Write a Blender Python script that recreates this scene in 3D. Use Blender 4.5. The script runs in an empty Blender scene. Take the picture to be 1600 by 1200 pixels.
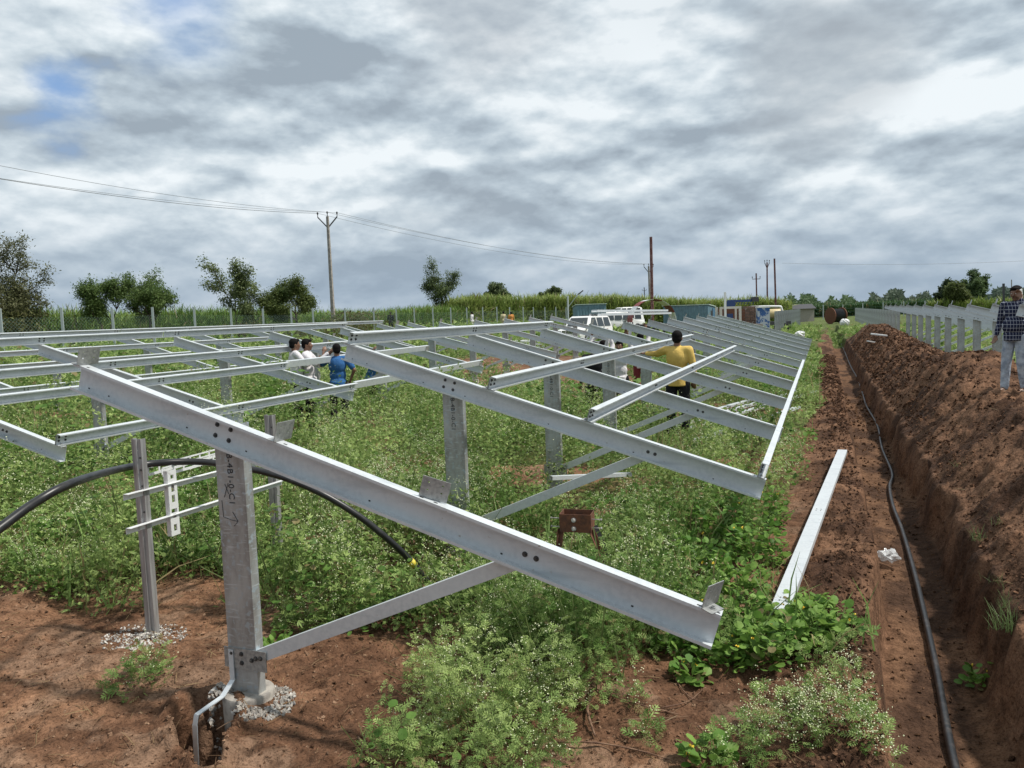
import bpy, math, random
import numpy as np
from mathutils import Vector, Matrix, Euler
rad = math.radians
random.seed(7)
RNG = np.random.default_rng(11)
SC = bpy.context.scene
COL = SC.collection

# ------------------------------------------------------------------ camera
CAM_H = 2.25
FPX, YAW, PITCH, ROLL = 1219.68, .3809, .0854, -.0353
_cy, _sy, _cp, _sp = math.cos(YAW), math.sin(YAW), math.cos(PITCH), math.sin(PITCH)
CF = np.array([-_sy*_cp, _cy*_cp, -_sp]); _r0 = np.array([_cy, _sy, 0.]); _u0 = np.cross(_r0, CF)
CR = _r0*math.cos(ROLL) + _u0*math.sin(ROLL); CU = -_r0*math.sin(ROLL) + _u0*math.cos(ROLL)
cd = bpy.data.cameras.new('camera'); cam = bpy.data.objects.new('camera', cd); COL.objects.link(cam)
cd.sensor_fit = 'HORIZONTAL'; cd.sensor_width = 36; cd.lens = 36*FPX/1600
cd.clip_start = .05; cd.clip_end = 5000
cam.matrix_world = Matrix(((CR[0], CU[0], -CF[0], 0), (CR[1], CU[1], -CF[1], 0), (CR[2], CU[2], -CF[2], CAM_H), (0, 0, 0, 1)))
SC.camera = cam

# ------------------------------------------------------------------ light
SUN_EL, SUN_AZ = rad(58), math.atan2(.90, .22)          # azimuth from +Y towards +X
sdir = Vector((math.sin(SUN_AZ)*math.cos(SUN_EL), math.cos(SUN_AZ)*math.cos(SUN_EL), math.sin(SUN_EL)))
sl = bpy.data.lights.new('sun', 'SUN'); sl.energy = 3.7; sl.angle = rad(3.5); sl.color = (1, .95, .87)
so = bpy.data.objects.new('sun', sl); COL.objects.link(so); so.location = (20, 10, 60)
so.rotation_euler = sdir.to_track_quat('Z', 'Y').to_euler()

W = bpy.data.worlds.new('World'); SC.world = W; W.use_nodes = True
nt = W.node_tree; nt.nodes.clear()
def wn(t, **k):
    n = nt.nodes.new(t)
    for a, v in k.items(): setattr(n, a, v)
    return n
def wl(a, b): nt.links.new(a, b)
def wmath(op, a, b=None, c=None, clamp=False):
    n = wn('ShaderNodeMath', operation=op, use_clamp=clamp)
    for i, v in enumerate((a, b, c)):
        if v is None: continue
        if isinstance(v, (int, float)): n.inputs[i].default_value = v
        else: wl(v, n.inputs[i])
    return n.outputs[0]
def wsmooth(v, a, b):
    n = wn('ShaderNodeMapRange', interpolation_type='SMOOTHSTEP'); wl(v, n.inputs[0]); n.inputs[1].default_value = a; n.inputs[2].default_value = b
    return n.outputs[0]
def wmix(f, a, b):
    n = wn('ShaderNodeMix', data_type='RGBA')
    if isinstance(f, (int, float)): n.inputs[0].default_value = f
    else: wl(f, n.inputs[0])
    for i, v in ((6, a), (7, b)):
        if isinstance(v, tuple): n.inputs[i].default_value = (*v, 1)
        else: wl(v, n.inputs[i])
    return n.outputs[2]
tc = wn('ShaderNodeTexCoord'); sep = wn('ShaderNodeSeparateXYZ'); wl(tc.outputs['Generated'], sep.inputs[0])
zz = wmath('MAXIMUM', sep.outputs[2], 0.0)
den = wmath('ADD', zz, .24)
cmb = wn('ShaderNodeCombineXYZ'); wl(wmath('DIVIDE', sep.outputs[0], den), cmb.inputs[0]); wl(wmath('DIVIDE', sep.outputs[1], den), cmb.inputs[1])
def layer(scale, detail, rough, dist, off, dz=0.):
    """cloud density on a flat deck seen in perspective; dz looks a little higher up"""
    z2 = wmath('ADD', zz, .24+dz); c = wn('ShaderNodeCombineXYZ'); wl(wmath('DIVIDE', sep.outputs[0], z2), c.inputs[0]); wl(wmath('DIVIDE', sep.outputs[1], z2), c.inputs[1]); wl(wmath('MULTIPLY', zz, 1.6), c.inputs[2])
    mp = wn('ShaderNodeMapping'); wl(c.outputs[0], mp.inputs[0]); mp.inputs['Location'].default_value = off
    n = wn('ShaderNodeTexNoise'); wl(mp.outputs[0], n.inputs['Vector']); n.inputs['Scale'].default_value = scale
    n.inputs['Detail'].default_value = detail; n.inputs['Roughness'].default_value = rough; n.inputs['Distortion'].default_value = dist
    return n.outputs[0]
O1, O2, O3 = (3.3, 1.7, 0), (9.1, 4.2, 2), (1.5, 7.7, 5)
def puff(scale, detail, rough, off, dz=0., sq=2.2):
    """cumulus lumps in direction space; dz samples a little higher"""
    v = wn('ShaderNodeVectorMath', operation='ADD'); wl(tc.outputs['Generated'], v.inputs[0]); v.inputs[1].default_value = (0, 0, dz)
    mp = wn('ShaderNodeMapping'); wl(v.outputs[0], mp.inputs[0]); mp.inputs['Location'].default_value = off; mp.inputs['Scale'].default_value = (1, 1, sq)
    n = wn('ShaderNodeTexNoise'); wl(mp.outputs[0], n.inputs['Vector']); n.inputs['Scale'].default_value = scale
    n.inputs['Detail'].default_value = detail; n.inputs['Roughness'].default_value = rough; n.inputs['Distortion'].default_value = .08
    return n.outputs[0]
a0 = puff(3.5, 9, .48, O1); a1 = puff(3.5, 9, .48, O1, .036)
b0 = puff(10.5, 7, .52, O2); b1 = puff(10.5, 7, .52, O2, .012)
d0 = layer(1.3, 6, .5, .2, (5.2, 2.2, 1))
n3 = layer(.9, 3, .5, .2, O3)
rel = wmath('ADD', wmath('MULTIPLY', wmath('SUBTRACT', a0, a1), 1.15), wmath('MULTIPLY', wmath('SUBTRACT', b0, b1), .75))
br = wmath('ADD', wmath('ADD', wmath('ADD', wmath('MULTIPLY', a0, .50), wmath('MULTIPLY', b0, .12)), wmath('MULTIPLY', d0, .38)), rel)
rp = wn('ShaderNodeValToRGB'); wl(br, rp.inputs[0]); cr = rp.color_ramp
cr.elements[0].position = .28; cr.elements[0].color = (.28, .335, .39, 1)
cr.elements[1].position = .68; cr.elements[1].color = (.71, .76, .79, 1)
e = cr.elements.new(.42); e.color = (.39, .46, .52, 1)
e = cr.elements.new(.53); e.color = (.515, .585, .635, 1)
mixd = wmix(wmath('MULTIPLY', wsmooth(n3, .48, .68), .30), rp.outputs[0], (.36, .405, .45))
sky = wn('ShaderNodeTexSky', sky_type='NISHITA', sun_disc=False, sun_elevation=SUN_EL, sun_rotation=SUN_AZ)
skys = wn('ShaderNodeVectorMath', operation='SCALE'); wl(sky.outputs[0], skys.inputs[0]); skys.inputs['Scale'].default_value = .10
def px_dir(x, y):
    v = CF + CR*(x-800)/FPX - CU*(y-600)/FPX; return tuple(v/np.linalg.norm(v))
def blob(x, y, r0, r1):
    d = wn('ShaderNodeVectorMath', operation='DISTANCE'); wl(tc.outputs['Generated'], d.inputs[0]); d.inputs[1].default_value = px_dir(x, y)
    v = wmath('ADD', d.outputs['Value'], wmath('ADD', wmath('MULTIPLY', wmath('SUBTRACT', a0, .5), .22), wmath('MULTIPLY', wmath('SUBTRACT', b0, .5), .12)))
    return wsmooth(v, r1, r0)
gap = blob(270, -10, .0, .10)
for g in ((80, 125, -.01, .045), (195, 30, -.01, .05)): gap = wmath('MAXIMUM', gap, blob(*g))
withgap = wmix(wmath('MULTIPLY', gap, .9), mixd, wmix(.6, skys.outputs[0], (.17, .33, .64)))
hz = wsmooth(zz, .0, .16)
colr = wmix(wmath('MULTIPLY_ADD', hz, .72, .28), (.255, .33, .42), withgap)
darkb = blob(740, 5, .03, .15); colr = wmix(wmath('MULTIPLY', darkb, .45), colr, (.33, .36, .40))
darkb = blob(1300, 125, .03, .14); colr = wmix(wmath('MULTIPLY', darkb, .5), colr, (.34, .375, .41))
bg = wn('ShaderNodeBackground'); wl(colr, bg.inputs[0]); bg.inputs[1].default_value = 1.0
wo = wn('ShaderNodeOutputWorld'); wl(bg.outputs[0], wo.inputs[0])

SC.view_settings.view_transform = 'Standard'; SC.view_settings.look = 'None'; SC.view_settings.gamma = 1
SC.view_settings.exposure = 0.30
SC.cycles.max_bounces = 6; SC.cycles.transparent_max_bounces = 12
SC.cycles.use_denoising = True

# ------------------------------------------------------------------ helpers
def at(x, y, d):
    v = CF + CR*(x-800)/FPX - CU*(y-600)/FPX
    return Vector((v*d + np.array([0, 0, CAM_H])).tolist())
def tag(o, label=None, cat=None, group=None, kind=None):
    if label: o['label'] = label
    if cat: o['category'] = cat
    if group: o['group'] = group
    if kind: o['kind'] = kind
    return o
def empty(name, loc=(0, 0, 0), rz=0., scale=1.):
    o = bpy.data.objects.new(name, None); COL.objects.link(o); o.location = loc; o.rotation_euler = (0, 0, rz); o.scale = (scale,)*3
    o.empty_display_size = .2
    return o
def copy_tree(o, parent=None):
    c = o.copy(); COL.objects.link(c); c.parent = parent
    for ch in list(o.children): copy_tree(ch, c)
    return c
class MB:
    def __init__(s): s.v = []; s.f = []; s.m = []
    def add(s, vs, fs, mi=0):
        b = len(s.v); s.v += [tuple(v) for v in vs]; s.f += [tuple(i+b for i in f) for f in fs]; s.m += [mi]*len(fs); return s
    def box(s, c, size, R=None, mi=0, taper=1.):
        x, y, z = (q/2 for q in size); vs = []
        for k in (-1, 1):
            t = taper if k > 0 else 1
            for a, b in ((-1, -1), (1, -1), (1, 1), (-1, 1)):
                p = Vector((a*x*t, b*y*t, k*z))
                if R is not None: p = R @ p
                vs.append(p + Vector(c))
        return s.add(vs, [(3, 2, 1, 0), (4, 5, 6, 7), (0, 1, 5, 4), (1, 2, 6, 5), (2, 3, 7, 6), (3, 0, 4, 7)], mi)
    def bar(s, p, q, w, h, mi=0, up=(0, 0, 1)):
        p = Vector(p); q = Vector(q); d = q-p; L = d.length; d.normalize(); up = Vector(up)
        sd = d.cross(up)
        if sd.length < 1e-4: sd = d.cross(Vector((0, 1, 0)))
        sd.normalize(); u = sd.cross(d)
        R = Matrix((sd, d, u)).transposed()
        return s.box((p+q)/2, (w, L, h), R, mi)
    def prism(s, prof, p, q, a, b, mi=0):
        p = Vector(p); q = Vector(q); a = Vector(a); b = Vector(b); n = len(prof)
        vs = [p+a*u+b*v for u, v in prof]+[q+a*u+b*v for u, v in prof]
        fs = [tuple(range(n))[::-1], tuple(range(n, 2*n))]+[(i, (i+1) % n, n+(i+1) % n, n+i) for i in range(n)]
        return s.add(vs, fs, mi)
    def tube(s, pts, r, n=8, mi=0, cap=True):
        pts = [Vector(p) for p in pts]; m = len(pts); vs = []; up = Vector((0, 0, 1))
        rr = r if hasattr(r, '__len__') else [r]*m
        prev = None
        for i, p in enumerate(pts):
            d = (pts[min(i+1, m-1)]-pts[max(i-1, 0)])
            d = d.normalized() if d.length > 1e-9 else Vector((0, 0, 1))
            if prev is None:
                a = d.cross(up)
                if a.length < .05: a = d.cross(Vector((0, 1, 0)))
            else: a = prev - d*prev.dot(d)
            a.normalize(); prev = a; b = d.cross(a)
            for k in range(n):
                t = 2*math.pi*k/n; vs.append(p+(a*math.cos(t)+b*math.sin(t))*rr[i])
        fs = [(i*n+k, i*n+(k+1) % n, (i+1)*n+(k+1) % n, (i+1)*n+k) for i in range(m-1) for k in range(n)]
        if cap: fs += [tuple(range(n))[::-1], tuple(range((m-1)*n, m*n))]
        return s.add(vs, fs, mi)
    def lathe(s, prof, c, axis='Z', n=24, mi=0, R=None):
        vs = []; c = Vector(c)
        for r, h in prof:
            for k in range(n):
                t = 2*math.pi*k/n; a, b = r*math.cos(t), r*math.sin(t)
                p = {'Z': (a, b, h), 'Y': (a, h, b), 'X': (h, a, b)}[axis]; p = Vector(p)
                if R is not None: p = R @ p
                vs.append(c+p)
        m = len(prof)
        fs = [(i*n+k, i*n+(k+1) % n, (i+1)*n+(k+1) % n, (i+1)*n+k) for i in range(m-1) for k in range(n)]
        fs += [tuple(range(n))[::-1], tuple(range((m-1)*n, m*n))]
        return s.add(vs, fs, mi)
    def ell(s, c, r, R=None, nu=12, nv=8, mi=0):
        vs = []; c = Vector(c)
        for j in range(1, nv):
            ph = math.pi*j/nv
            for k in range(nu):
                t = 2*math.pi*k/nu
                p = Vector((r[0]*math.sin(ph)*math.cos(t), r[1]*math.sin(ph)*math.sin(t), r[2]*math.cos(ph)))
                if R is not None: p = R @ p
                vs.append(c+p)
        top = Vector((0, 0, r[2])); bot = Vector((0, 0, -r[2]))
        if R is not None: top = R @ top; bot = R @ bot
        vs += [c+top, c+bot]; T = len(vs)-2; B = T+1
        fs = [(j*nu+k, (j+1)*nu+k, (j+1)*nu+(k+1) % nu, j*nu+(k+1) % nu) for j in range(nv-2) for k in range(nu)]
        fs += [(T, k, (k+1) % nu) for k in range(nu)]+[(B, (nv-2)*nu+(k+1) % nu, (nv-2)*nu+k) for k in range(nu)]
        return s.add(vs, fs, mi)
    def build(s, name, mats, parent=None, smooth=False, loc=None):
        me = bpy.data.meshes.new(name); me.from_pydata(s.v, [], s.f)
        for m in (mats if isinstance(mats, (list, tuple)) else [mats]): me.materials.append(m)
        me.polygons.foreach_set('material_index', s.m)
        if smooth: me.polygons.foreach_set('use_smooth', [True]*len(s.f))
        me.update()
        o = bpy.data.objects.new(name, me); COL.objects.link(o); o.parent = parent
        if loc is not None: o.location = loc
        return o
def autosmooth(o, ang=35):
    me = o.data; me.set_sharp_from_angle(angle=rad(ang)); me.polygons.foreach_set('use_smooth', [True]*len(me.polygons)); return o
def np_mesh(name, V, F, mat, parent=None, color=None, smooth=False):
    """V (n,3), F (m,k) constant k"""
    me = bpy.data.meshes.new(name); n, (m, k) = len(V), F.shape
    me.vertices.add(n); me.vertices.foreach_set('co', np.ascontiguousarray(V, np.float32).ravel())
    me.loops.add(m*k); me.loops.foreach_set('vertex_index', np.ascontiguousarray(F, np.int32).ravel())
    me.polygons.add(m); me.polygons.foreach_set('loop_start', np.arange(0, m*k, k, dtype=np.int32))
    me.polygons.foreach_set('use_smooth', np.full(m, smooth))
    if color is not None:
        a = me.color_attributes.new('Col', 'FLOAT_COLOR', 'POINT'); c = np.ones((n, 4), np.float32); c[:, :3] = color
        a.data.foreach_set('color', c.ravel())
    me.update(calc_edges=True); me.materials.append(mat)
    o = bpy.data.objects.new(name, me); COL.objects.link(o); o.parent = parent
    return o
# numpy value noise
def _h(ix, iy, s):
    n = (ix.astype(np.int64)*374761393 + iy.astype(np.int64)*668265263 + s*974711) & 0x7fffffff
    n = ((n ^ (n >> 13))*1274126177) & 0x7fffffff
    n = (n ^ (n >> 16)) & 0x7fffffff
    return n/float(0x7fffffff)
def vnoise(x, y, s=0):
    ix = np.floor(x); iy = np.floor(y); fx = x-ix; fy = y-iy; fx = fx*fx*(3-2*fx); fy = fy*fy*(3-2*fy)
    a = _h(ix, iy, s); b = _h(ix+1, iy, s); c = _h(ix, iy+1, s); d = _h(ix+1, iy+1, s)
    return (a*(1-fx)+b*fx)*(1-fy)+(c*(1-fx)+d*fx)*fy
def fbm(x, y, s=0, o=4, g=.5):
    t = 0; a = 1; w = 0
    for i in range(o):
        t = t+a*vnoise(x*2**i+i*17.3, y*2**i-i*9.1, s+i); w += a; a *= g
    return t/w
def sst(x, a, b):
    t = np.clip((x-a)/(b-a), 0, 1); return t*t*(3-2*t)

# ------------------------------------------------------------------ materials
def mat(name, col=(.5, .5, .5), rough=.6, metal=0., spec=.5, noise=None, bump=None, attr=None, trans=0., alpha=1., emit=None, coat=0., coords='Object'):
    """noise: (scale, color2, lo, hi, detail); bump: (scale, strength, distance)"""
    m = bpy.data.materials.new(name); m.use_nodes = True; t = m.node_tree; b = t.nodes['Principled BSDF']
    b.inputs['Base Color'].default_value = (*col, 1); b.inputs['Roughness'].default_value = rough; b.inputs['Metallic'].default_value = metal
    b.inputs['Specular IOR Level'].default_value = spec; b.inputs['Coat Weight'].default_value = coat
    tcn = t.nodes.new('ShaderNodeTexCoord'); src = None
    if attr:
        a = t.nodes.new('ShaderNodeAttribute'); a.attribute_name = attr; src = a.outputs['Color']
    for nz in ([noise] if noise and not isinstance(noise, list) else (noise or [])):
        sc, c2, lo, hi, det = nz[:5]
        n = t.nodes.new('ShaderNodeTexNoise'); n.inputs['Scale'].default_value = 1.; n.inputs['Detail'].default_value = det; n.inputs['Roughness'].default_value = .6
        mp = t.nodes.new('ShaderNodeMapping'); mp.inputs['Scale'].default_value = sc if isinstance(sc, tuple) else (sc,)*3
        t.links.new(tcn.outputs[coords], mp.inputs[0]); t.links.new(mp.outputs[0], n.inputs['Vector'])
        r = t.nodes.new('ShaderNodeMapRange'); r.inputs[1].default_value = lo; r.inputs[2].default_value = hi; t.links.new(n.outputs[0], r.inputs[0])
        mx = t.nodes.new('ShaderNodeMix'); mx.data_type = 'RGBA'; t.links.new(r.outputs[0], mx.inputs[0])
        if src is not None: t.links.new(src, mx.inputs[6])
        else: mx.inputs[6].default_value = (*col, 1)
        if len(nz) > 5 and nz[5] == 'mul':
            mu = t.nodes.new('ShaderNodeMix'); mu.data_type = 'RGBA'; mu.blend_type = 'MULTIPLY'; mu.inputs[0].default_value = 1
            if src is not None: t.links.new(src, mu.inputs[6])
            else: mu.inputs[6].default_value = (*col, 1)
            mu.inputs[7].default_value = (*c2, 1); t.links.new(mu.outputs[2], mx.inputs[7])
        else: mx.inputs[7].default_value = (*c2, 1)
        src = mx.outputs[2]
    if src is not None: t.links.new(src, b.inputs['Base Color'])
    if bump:
        prev = None
        for sc, st, dist in (bump if isinstance(bump, list) else [bump]):
            n = t.nodes.new('ShaderNodeTexNoise'); n.inputs['Detail'].default_value = 6; n.inputs['Scale'].default_value = 1.
            mp = t.nodes.new('ShaderNodeMapping'); mp.inputs['Scale'].default_value = sc if isinstance(sc, tuple) else (sc,)*3
            t.links.new(tcn.outputs[coords], mp.inputs[0]); t.links.new(mp.outputs[0], n.inputs['Vector'])
            bp = t.nodes.new('ShaderNodeBump'); bp.inputs['Strength'].default_value = st; bp.inputs['Distance'].default_value = dist
            t.links.new(n.outputs[0], bp.inputs['Height'])
            if prev is not None: t.links.new(prev, bp.inputs['Normal'])
            prev = bp.outputs[0]
        t.links.new(prev, b.inputs['Normal'])
    if trans > 0:
        tr = t.nodes.new('ShaderNodeBsdfTranslucent'); mx = t.nodes.new('ShaderNodeMixShader'); mx.inputs[0].default_value = trans
        if src is not None: t.links.new(src, tr.inputs[0])
        else: tr.inputs[0].default_value = (*col, 1)
        t.links.new(b.outputs[0], mx.inputs[1]); t.links.new(tr.outputs[0], mx.inputs[2])
        t.links.new(mx.outputs[0], t.nodes['Material Output'].inputs[0])
    if alpha < 1: b.inputs['Alpha'].default_value = alpha
    return m
M = {}
M['galv'] = mat('galvanised_steel', (.60, .63, .65), .42, .25, noise=[((34, 34, 34), (.53, .565, .59), .42, .62, 3), ((2.2, 2.2, 2.2), (.62, .66, .68), .45, .7, 4), ((1.3, 9, 9), (.46, .50, .52), .56, .72, 5), (26, (.36, .32, .28), .70, .78, 3)], bump=(90, .06, .002))
M['post'] = mat('dull_galvanised_post', (.44, .46, .46), .46, .45, noise=[((6, 6, 2.2), (.25, .245, .235), .38, .62, 6), ((9, 9, 70), (.50, .54, .56), .56, .70, 3), ((26, 26, 26), (.38, .44, .48), .56, .64, 2), ((3, 3, 1.2), (.30, .27, .24), .55, .75, 5)], bump=(70, .08, .002))
M['cleat'] = mat('cleat_plate', (.42, .43, .42), .5, .6, noise=(45, (.28, .29, .29), .4, .62, 5))
M['bolt'] = mat('dark_bolt', (.10, .10, .10), .45, .7)
M['hole'] = mat('dark_slot', (.02, .02, .02), .9)
M['ink'] = mat('stencil_ink', (.03, .03, .035), .8)
M['concrete'] = mat('concrete', (.36, .33, .29), .9, noise=[(14, (.22, .20, .18), .42, .62, 8)], bump=(60, .5, .006))
M['rack'] = mat('weathered_aluminium', (.42, .42, .42), .5, .5, noise=[((30, 30, 2), (.26, .25, .25), .4, .62, 5)])
M['white_gi'] = mat('pale_perforated_tray', (.72, .73, .73), .5, .2, noise=(20, (.5, .48, .46), .6, .72, 4))
M['rubber'] = mat('black_conduit', (.012, .012, .013), .38, noise=(9, (.03, .03, .03), .5, .7, 3))
M['yellow'] = mat('yellow_tape', (.6, .5, .05), .6)
M['cable'] = mat('dusty_cable', (.018, .020, .023), .42, noise=(14, (.07, .06, .055), .5, .75, 3))
M['rust'] = mat('rusty_steel', (.105, .048, .032), .8, .2, noise=(22, (.19, .075, .04), .4, .62, 6), bump=(50, .3, .003))
M['stone'] = mat('pale_gravel', (.48, .46, .43), .85, noise=(9, (.22, .21, .20), .45, .6, 3))
M['chip'] = mat('pale_chip', (.55, .52, .47), .85)
M['root'] = mat('dry_root', (.22, .13, .08), .85, noise=(20, (.10, .05, .03), .4, .6, 4))
M['leaf'] = mat('weed_leaf', rough=.55, attr='Col', trans=.38, spec=.25)
M['flower'] = mat('cream_flower', (.60, .63, .40), .7)
M['yflower'] = mat('yellow_flower', (.65, .45, .03), .7)
M['bark'] = mat('bark', (.11, .085, .065), .9, noise=(8, (.05, .04, .03), .4, .6, 4))
M['blade'] = mat('cane_blade', rough=.5, attr='Col', trans=.3, spec=.25)
M['pole'] = mat('concrete_pole', (.34, .31, .28), .85, noise=(5, (.22, .20, .18), .4, .6, 4))
M['polered'] = mat('maroon_pole', (.12, .035, .03), .6, noise=(3, (.2, .10, .09), .45, .6, 3))
M['dark'] = mat('dark_steel', (.06, .06, .065), .6, .3)
M['wire'] = mat('wire', (.16, .17, .18), .6)
M['fencepost'] = mat('fence_post', (.40, .45, .45), .55, .3)
M['mesh'] = mat('fence_wire', (.20, .30, .26), .6)
M['blue'] = mat('blue_container', (.13, .23, .28), .55, noise=(3, (.10, .18, .22), .4, .6, 4))
M['roofpale'] = mat('pale_roof', (.42, .52, .45), .5)
M['white'] = mat('white_paint', (.74, .74, .73), .35, coat=.3)
M['glass'] = mat('car_glass', (.03, .04, .045), .08, spec=.8)
M['black'] = mat('black_plastic', (.02, .02, .02), .6)
M['chrome'] = mat('chrome', (.6, .6, .6), .2, .9)
M['lamp'] = mat('headlamp', (.7, .72, .72), .15, spec=.8)
M['red'] = mat('red_cloth', (.20, .025, .02), .6)
M['brick'] = mat('brick_stack', (.24, .15, .11), .9, noise=((14, 14, 30), (.10, .07, .06), .45, .55, 2))
M['yellowp'] = mat('yellow_paint', (.52, .42, .22), .5)
M['bluep'] = mat('dark_blue_paint', (.02, .05, .16), .5)
M['bag'] = mat('white_sack', (.70, .70, .70), .7, bump=(14, .6, .02))
M['plastic'] = mat('clear_plastic', (.75, .77, .78), .12, spec=.9, alpha=.55, bump=(40, .6, .01))
M['skin'] = mat('skin', (.20, .105, .065), .5, noise=(12, (.15, .075, .045), .4, .65, 3))
M['hair'] = mat('black_hair', (.008, .007, .007), .8, spec=.1, bump=((60, 60, 60), .6, .006))
M['eye'] = mat('eye', (.5, .48, .45), .3)
M['lips'] = mat('lips', (.17, .07, .05), .5)
def cloth(name, c, c2=None, k=.6):
    return mat(name, c, .85, spec=.2, noise=(5, c2 or tuple(x*.8 for x in c), .4, .65, 4), bump=[((9, 9, 5), .7, .05), (240, .15, .002)])
M['yshirt'] = cloth('mustard_shirt', (.66, .46, .13))
M['bshirt'] = cloth('blue_shirt', (.035, .12, .30))
M['wshirt'] = cloth('white_shirt', (.66, .64, .66))
M['lshirt'] = cloth('beige_shirt', (.50, .44, .28))
M['oshirt'] = cloth('orange_shirt', (.62, .27, .08))
M['mshirt'] = cloth('maroon_shirt', (.16, .03, .035))
M['pants'] = cloth('black_trousers', (.014, .014, .018))
M['jeans'] = mat('pale_grey_jeans', (.46, .51, .58), .85, spec=.2, noise=[(7, (.25, .29, .36), .42, .6, 5)], bump=[((16, 16, 9), .9, .05), (5, .5, .05)])
M['shoe'] = mat('shoe', (.10, .075, .05), .6)
# navy shirt with a white windowpane check
def check_mat():
    m = mat('navy_check_shirt', (.012, .016, .045), .85, spec=.2, bump=[((9, 9, 5), .7, .05)]); t = m.node_tree; b = t.nodes['Principled BSDF']
    tcn = t.nodes.new('ShaderNodeTexCoord'); sp = t.nodes.new('ShaderNodeSeparateXYZ'); t.links.new(tcn.outputs['Object'], sp.inputs[0])
    outs = []
    def line(sock, sc, w):
        a = t.nodes.new('ShaderNodeMath'); a.operation = 'MULTIPLY'; a.inputs[1].default_value = sc; t.links.new(sock, a.inputs[0])
        f = t.nodes.new('ShaderNodeMath'); f.operation = 'FRACT'; t.links.new(a.outputs[0], f.inputs[0])
        l = t.nodes.new('ShaderNodeMath'); l.operation = 'LESS_THAN'; l.inputs[1].default_value = w; t.links.new(f.outputs[0], l.inputs[0]); return l.outputs[0]
    ad = t.nodes.new('ShaderNodeMath'); ad.operation = 'ADD'; t.links.new(sp.outputs[0], ad.inputs[0]); t.links.new(sp.outputs[1], ad.inputs[1])
    a = line(ad.outputs[0], 19, .10); c = line(sp.outputs[2], 17, .10)
    mx = t.nodes.new('ShaderNodeMath'); mx.operation = 'MAXIMUM'; t.links.new(a, mx.inputs[0]); t.links.new(c, mx.inputs[1])
    mi = t.nodes.new('ShaderNodeMix'); mi.data_type = 'RGBA'; t.links.new(mx.outputs[0], mi.inputs[0]); mi.inputs[6].default_value = (.012, .016, .045, 1); mi.inputs[7].default_value = (.38, .40, .46, 1)
    t.links.new(mi.outputs[2], b.inputs['Base Color']); return m
M['check'] = check_mat()

# ------------------------------------------------------------------ terrain
HOLE = (-3.36, 3.22)
def trench_edges(Y):
    w1 = (fbm(Y*.9, Y*0+3.1, 5, 3)-.5)*.14; w2 = (fbm(Y*.8, Y*0+8.1, 9, 4)-.5)*.26
    xl = np.interp(Y, [2, 4.1, 7, 10, 60, 110], [.22, .29, .40, .44, .50, .55])+w1
    xr = np.interp(Y, [2, 5, 8, 13, 36, 110], [1.18, 1.22, 1.32, 1.35, 1.38, 1.5])+w2
    return xl, xr
def ground(X, Y, detail=True):
    X = np.asarray(X, float); Y = np.asarray(Y, float)
    b = np.interp(X, [-400, -60, -28, -17.4, -10.3, -4, 3.0, 6, 200], [1.5, 1.5, 1.17, .38, .175, 0, 0, .15, .3])
    b = b + np.interp(Y, [0, 40, 400], [0, 0, .0])
    b = b + (fbm(X*.25, Y*.25, 21, 3)-.5)*.10*sst(np.hypot(X, Y), 5, 12)
    r = np.hypot(X, Y)
    dirt = 1.
    n = (fbm(X*1.6, Y*1.6, 31, 4)-.5)*.13 + (fbm(X*7, Y*7, 41, 4, .6)-.5)*.060
    if detail: n = n+(fbm(X*24, Y*24, 51, 3, .6)-.5)*.022-.030*(1-sst(np.abs(fbm(X*3.2, Y*3.2, 55, 4, .6)-.5), .0, .022))*(r < 9)
    xl, xr = trench_edges(Y)
    inY = sst(Y, -6, -5)*(1-sst(Y, 96, 100))
    # left bank of loose clods
    bank = np.exp(-((X-(xl-.22))/.26)**2)*inY
    n = n*(1+bank*1.2) + bank*(.05+.10*(fbm(X*4, Y*4, 61, 4, .6)-.45))
    z = b+n
    # berm
    hb = np.interp(Y, [-5, 9, 14.5, 15.6, 17.0, 19.5, 23, 29, 36, 46, 53, 60], [.72, .74, .76, .95, 1.16, 1.10, .84, .86, .98, 1.10, .9, 0])
    u = X-xr
    prof = sst(u, .0, 1.15)*.86+.14*sst(u, .05, .3)
    prof = prof*(1-sst(u, 1.55, 3.0))
    rough = sst(u, 0, .3)*(1-sst(u, 2.8, 3.4))*sst(hb, 0, .3)
    z = z+hb*prof*(1+.25*(fbm(X*.9, Y*.9, 71, 3)-.5)) + rough*((fbm(X*2.2, Y*2.2, 81, 4, .6)-.5)*.24+(fbm(X*9, Y*9, 91, 3, .6)-.5)*.09+((fbm(X*26, Y*26, 96, 2, .6)-.5)*.04 if detail else 0))
    # trench
    inside = sst(X, xl-.01, xl+.09)*(1-sst(X, xr-.16, xr+.03))*inY
    fl = -.67+(fbm(X*3, Y*3, 101, 4)-.5)*.05+.05*sst(X, xr-.35, xr-.1)+.03*(1-sst(X, xl+.1, xl+.3))
    z = z*(1-inside)+fl*inside
    # hole by the first post
    ux, uy = (X+3.20)*.72-(Y-3.20)*.69, (X+3.20)*.69+(Y-3.20)*.72
    dd = (ux/.40)**2+(uy/(.085+.10*sst(-ux, -.3, .3)))**2 + (fbm(X*10, Y*10, 111, 3)-.5)*1.5
    z = z-.55*(1-sst(dd, .5, 1.05))+.05*np.exp(-((dd-1.5)/.6)**2)*(dd < 4)
    # small heap far left of the trench
    z = z+.45*np.exp(-((X+.6)/.9)**2-((Y-44)/2.2)**2)
    return z
def gz(x, y): return float(ground(np.array([x]), np.array([y]), False)[0])
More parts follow.
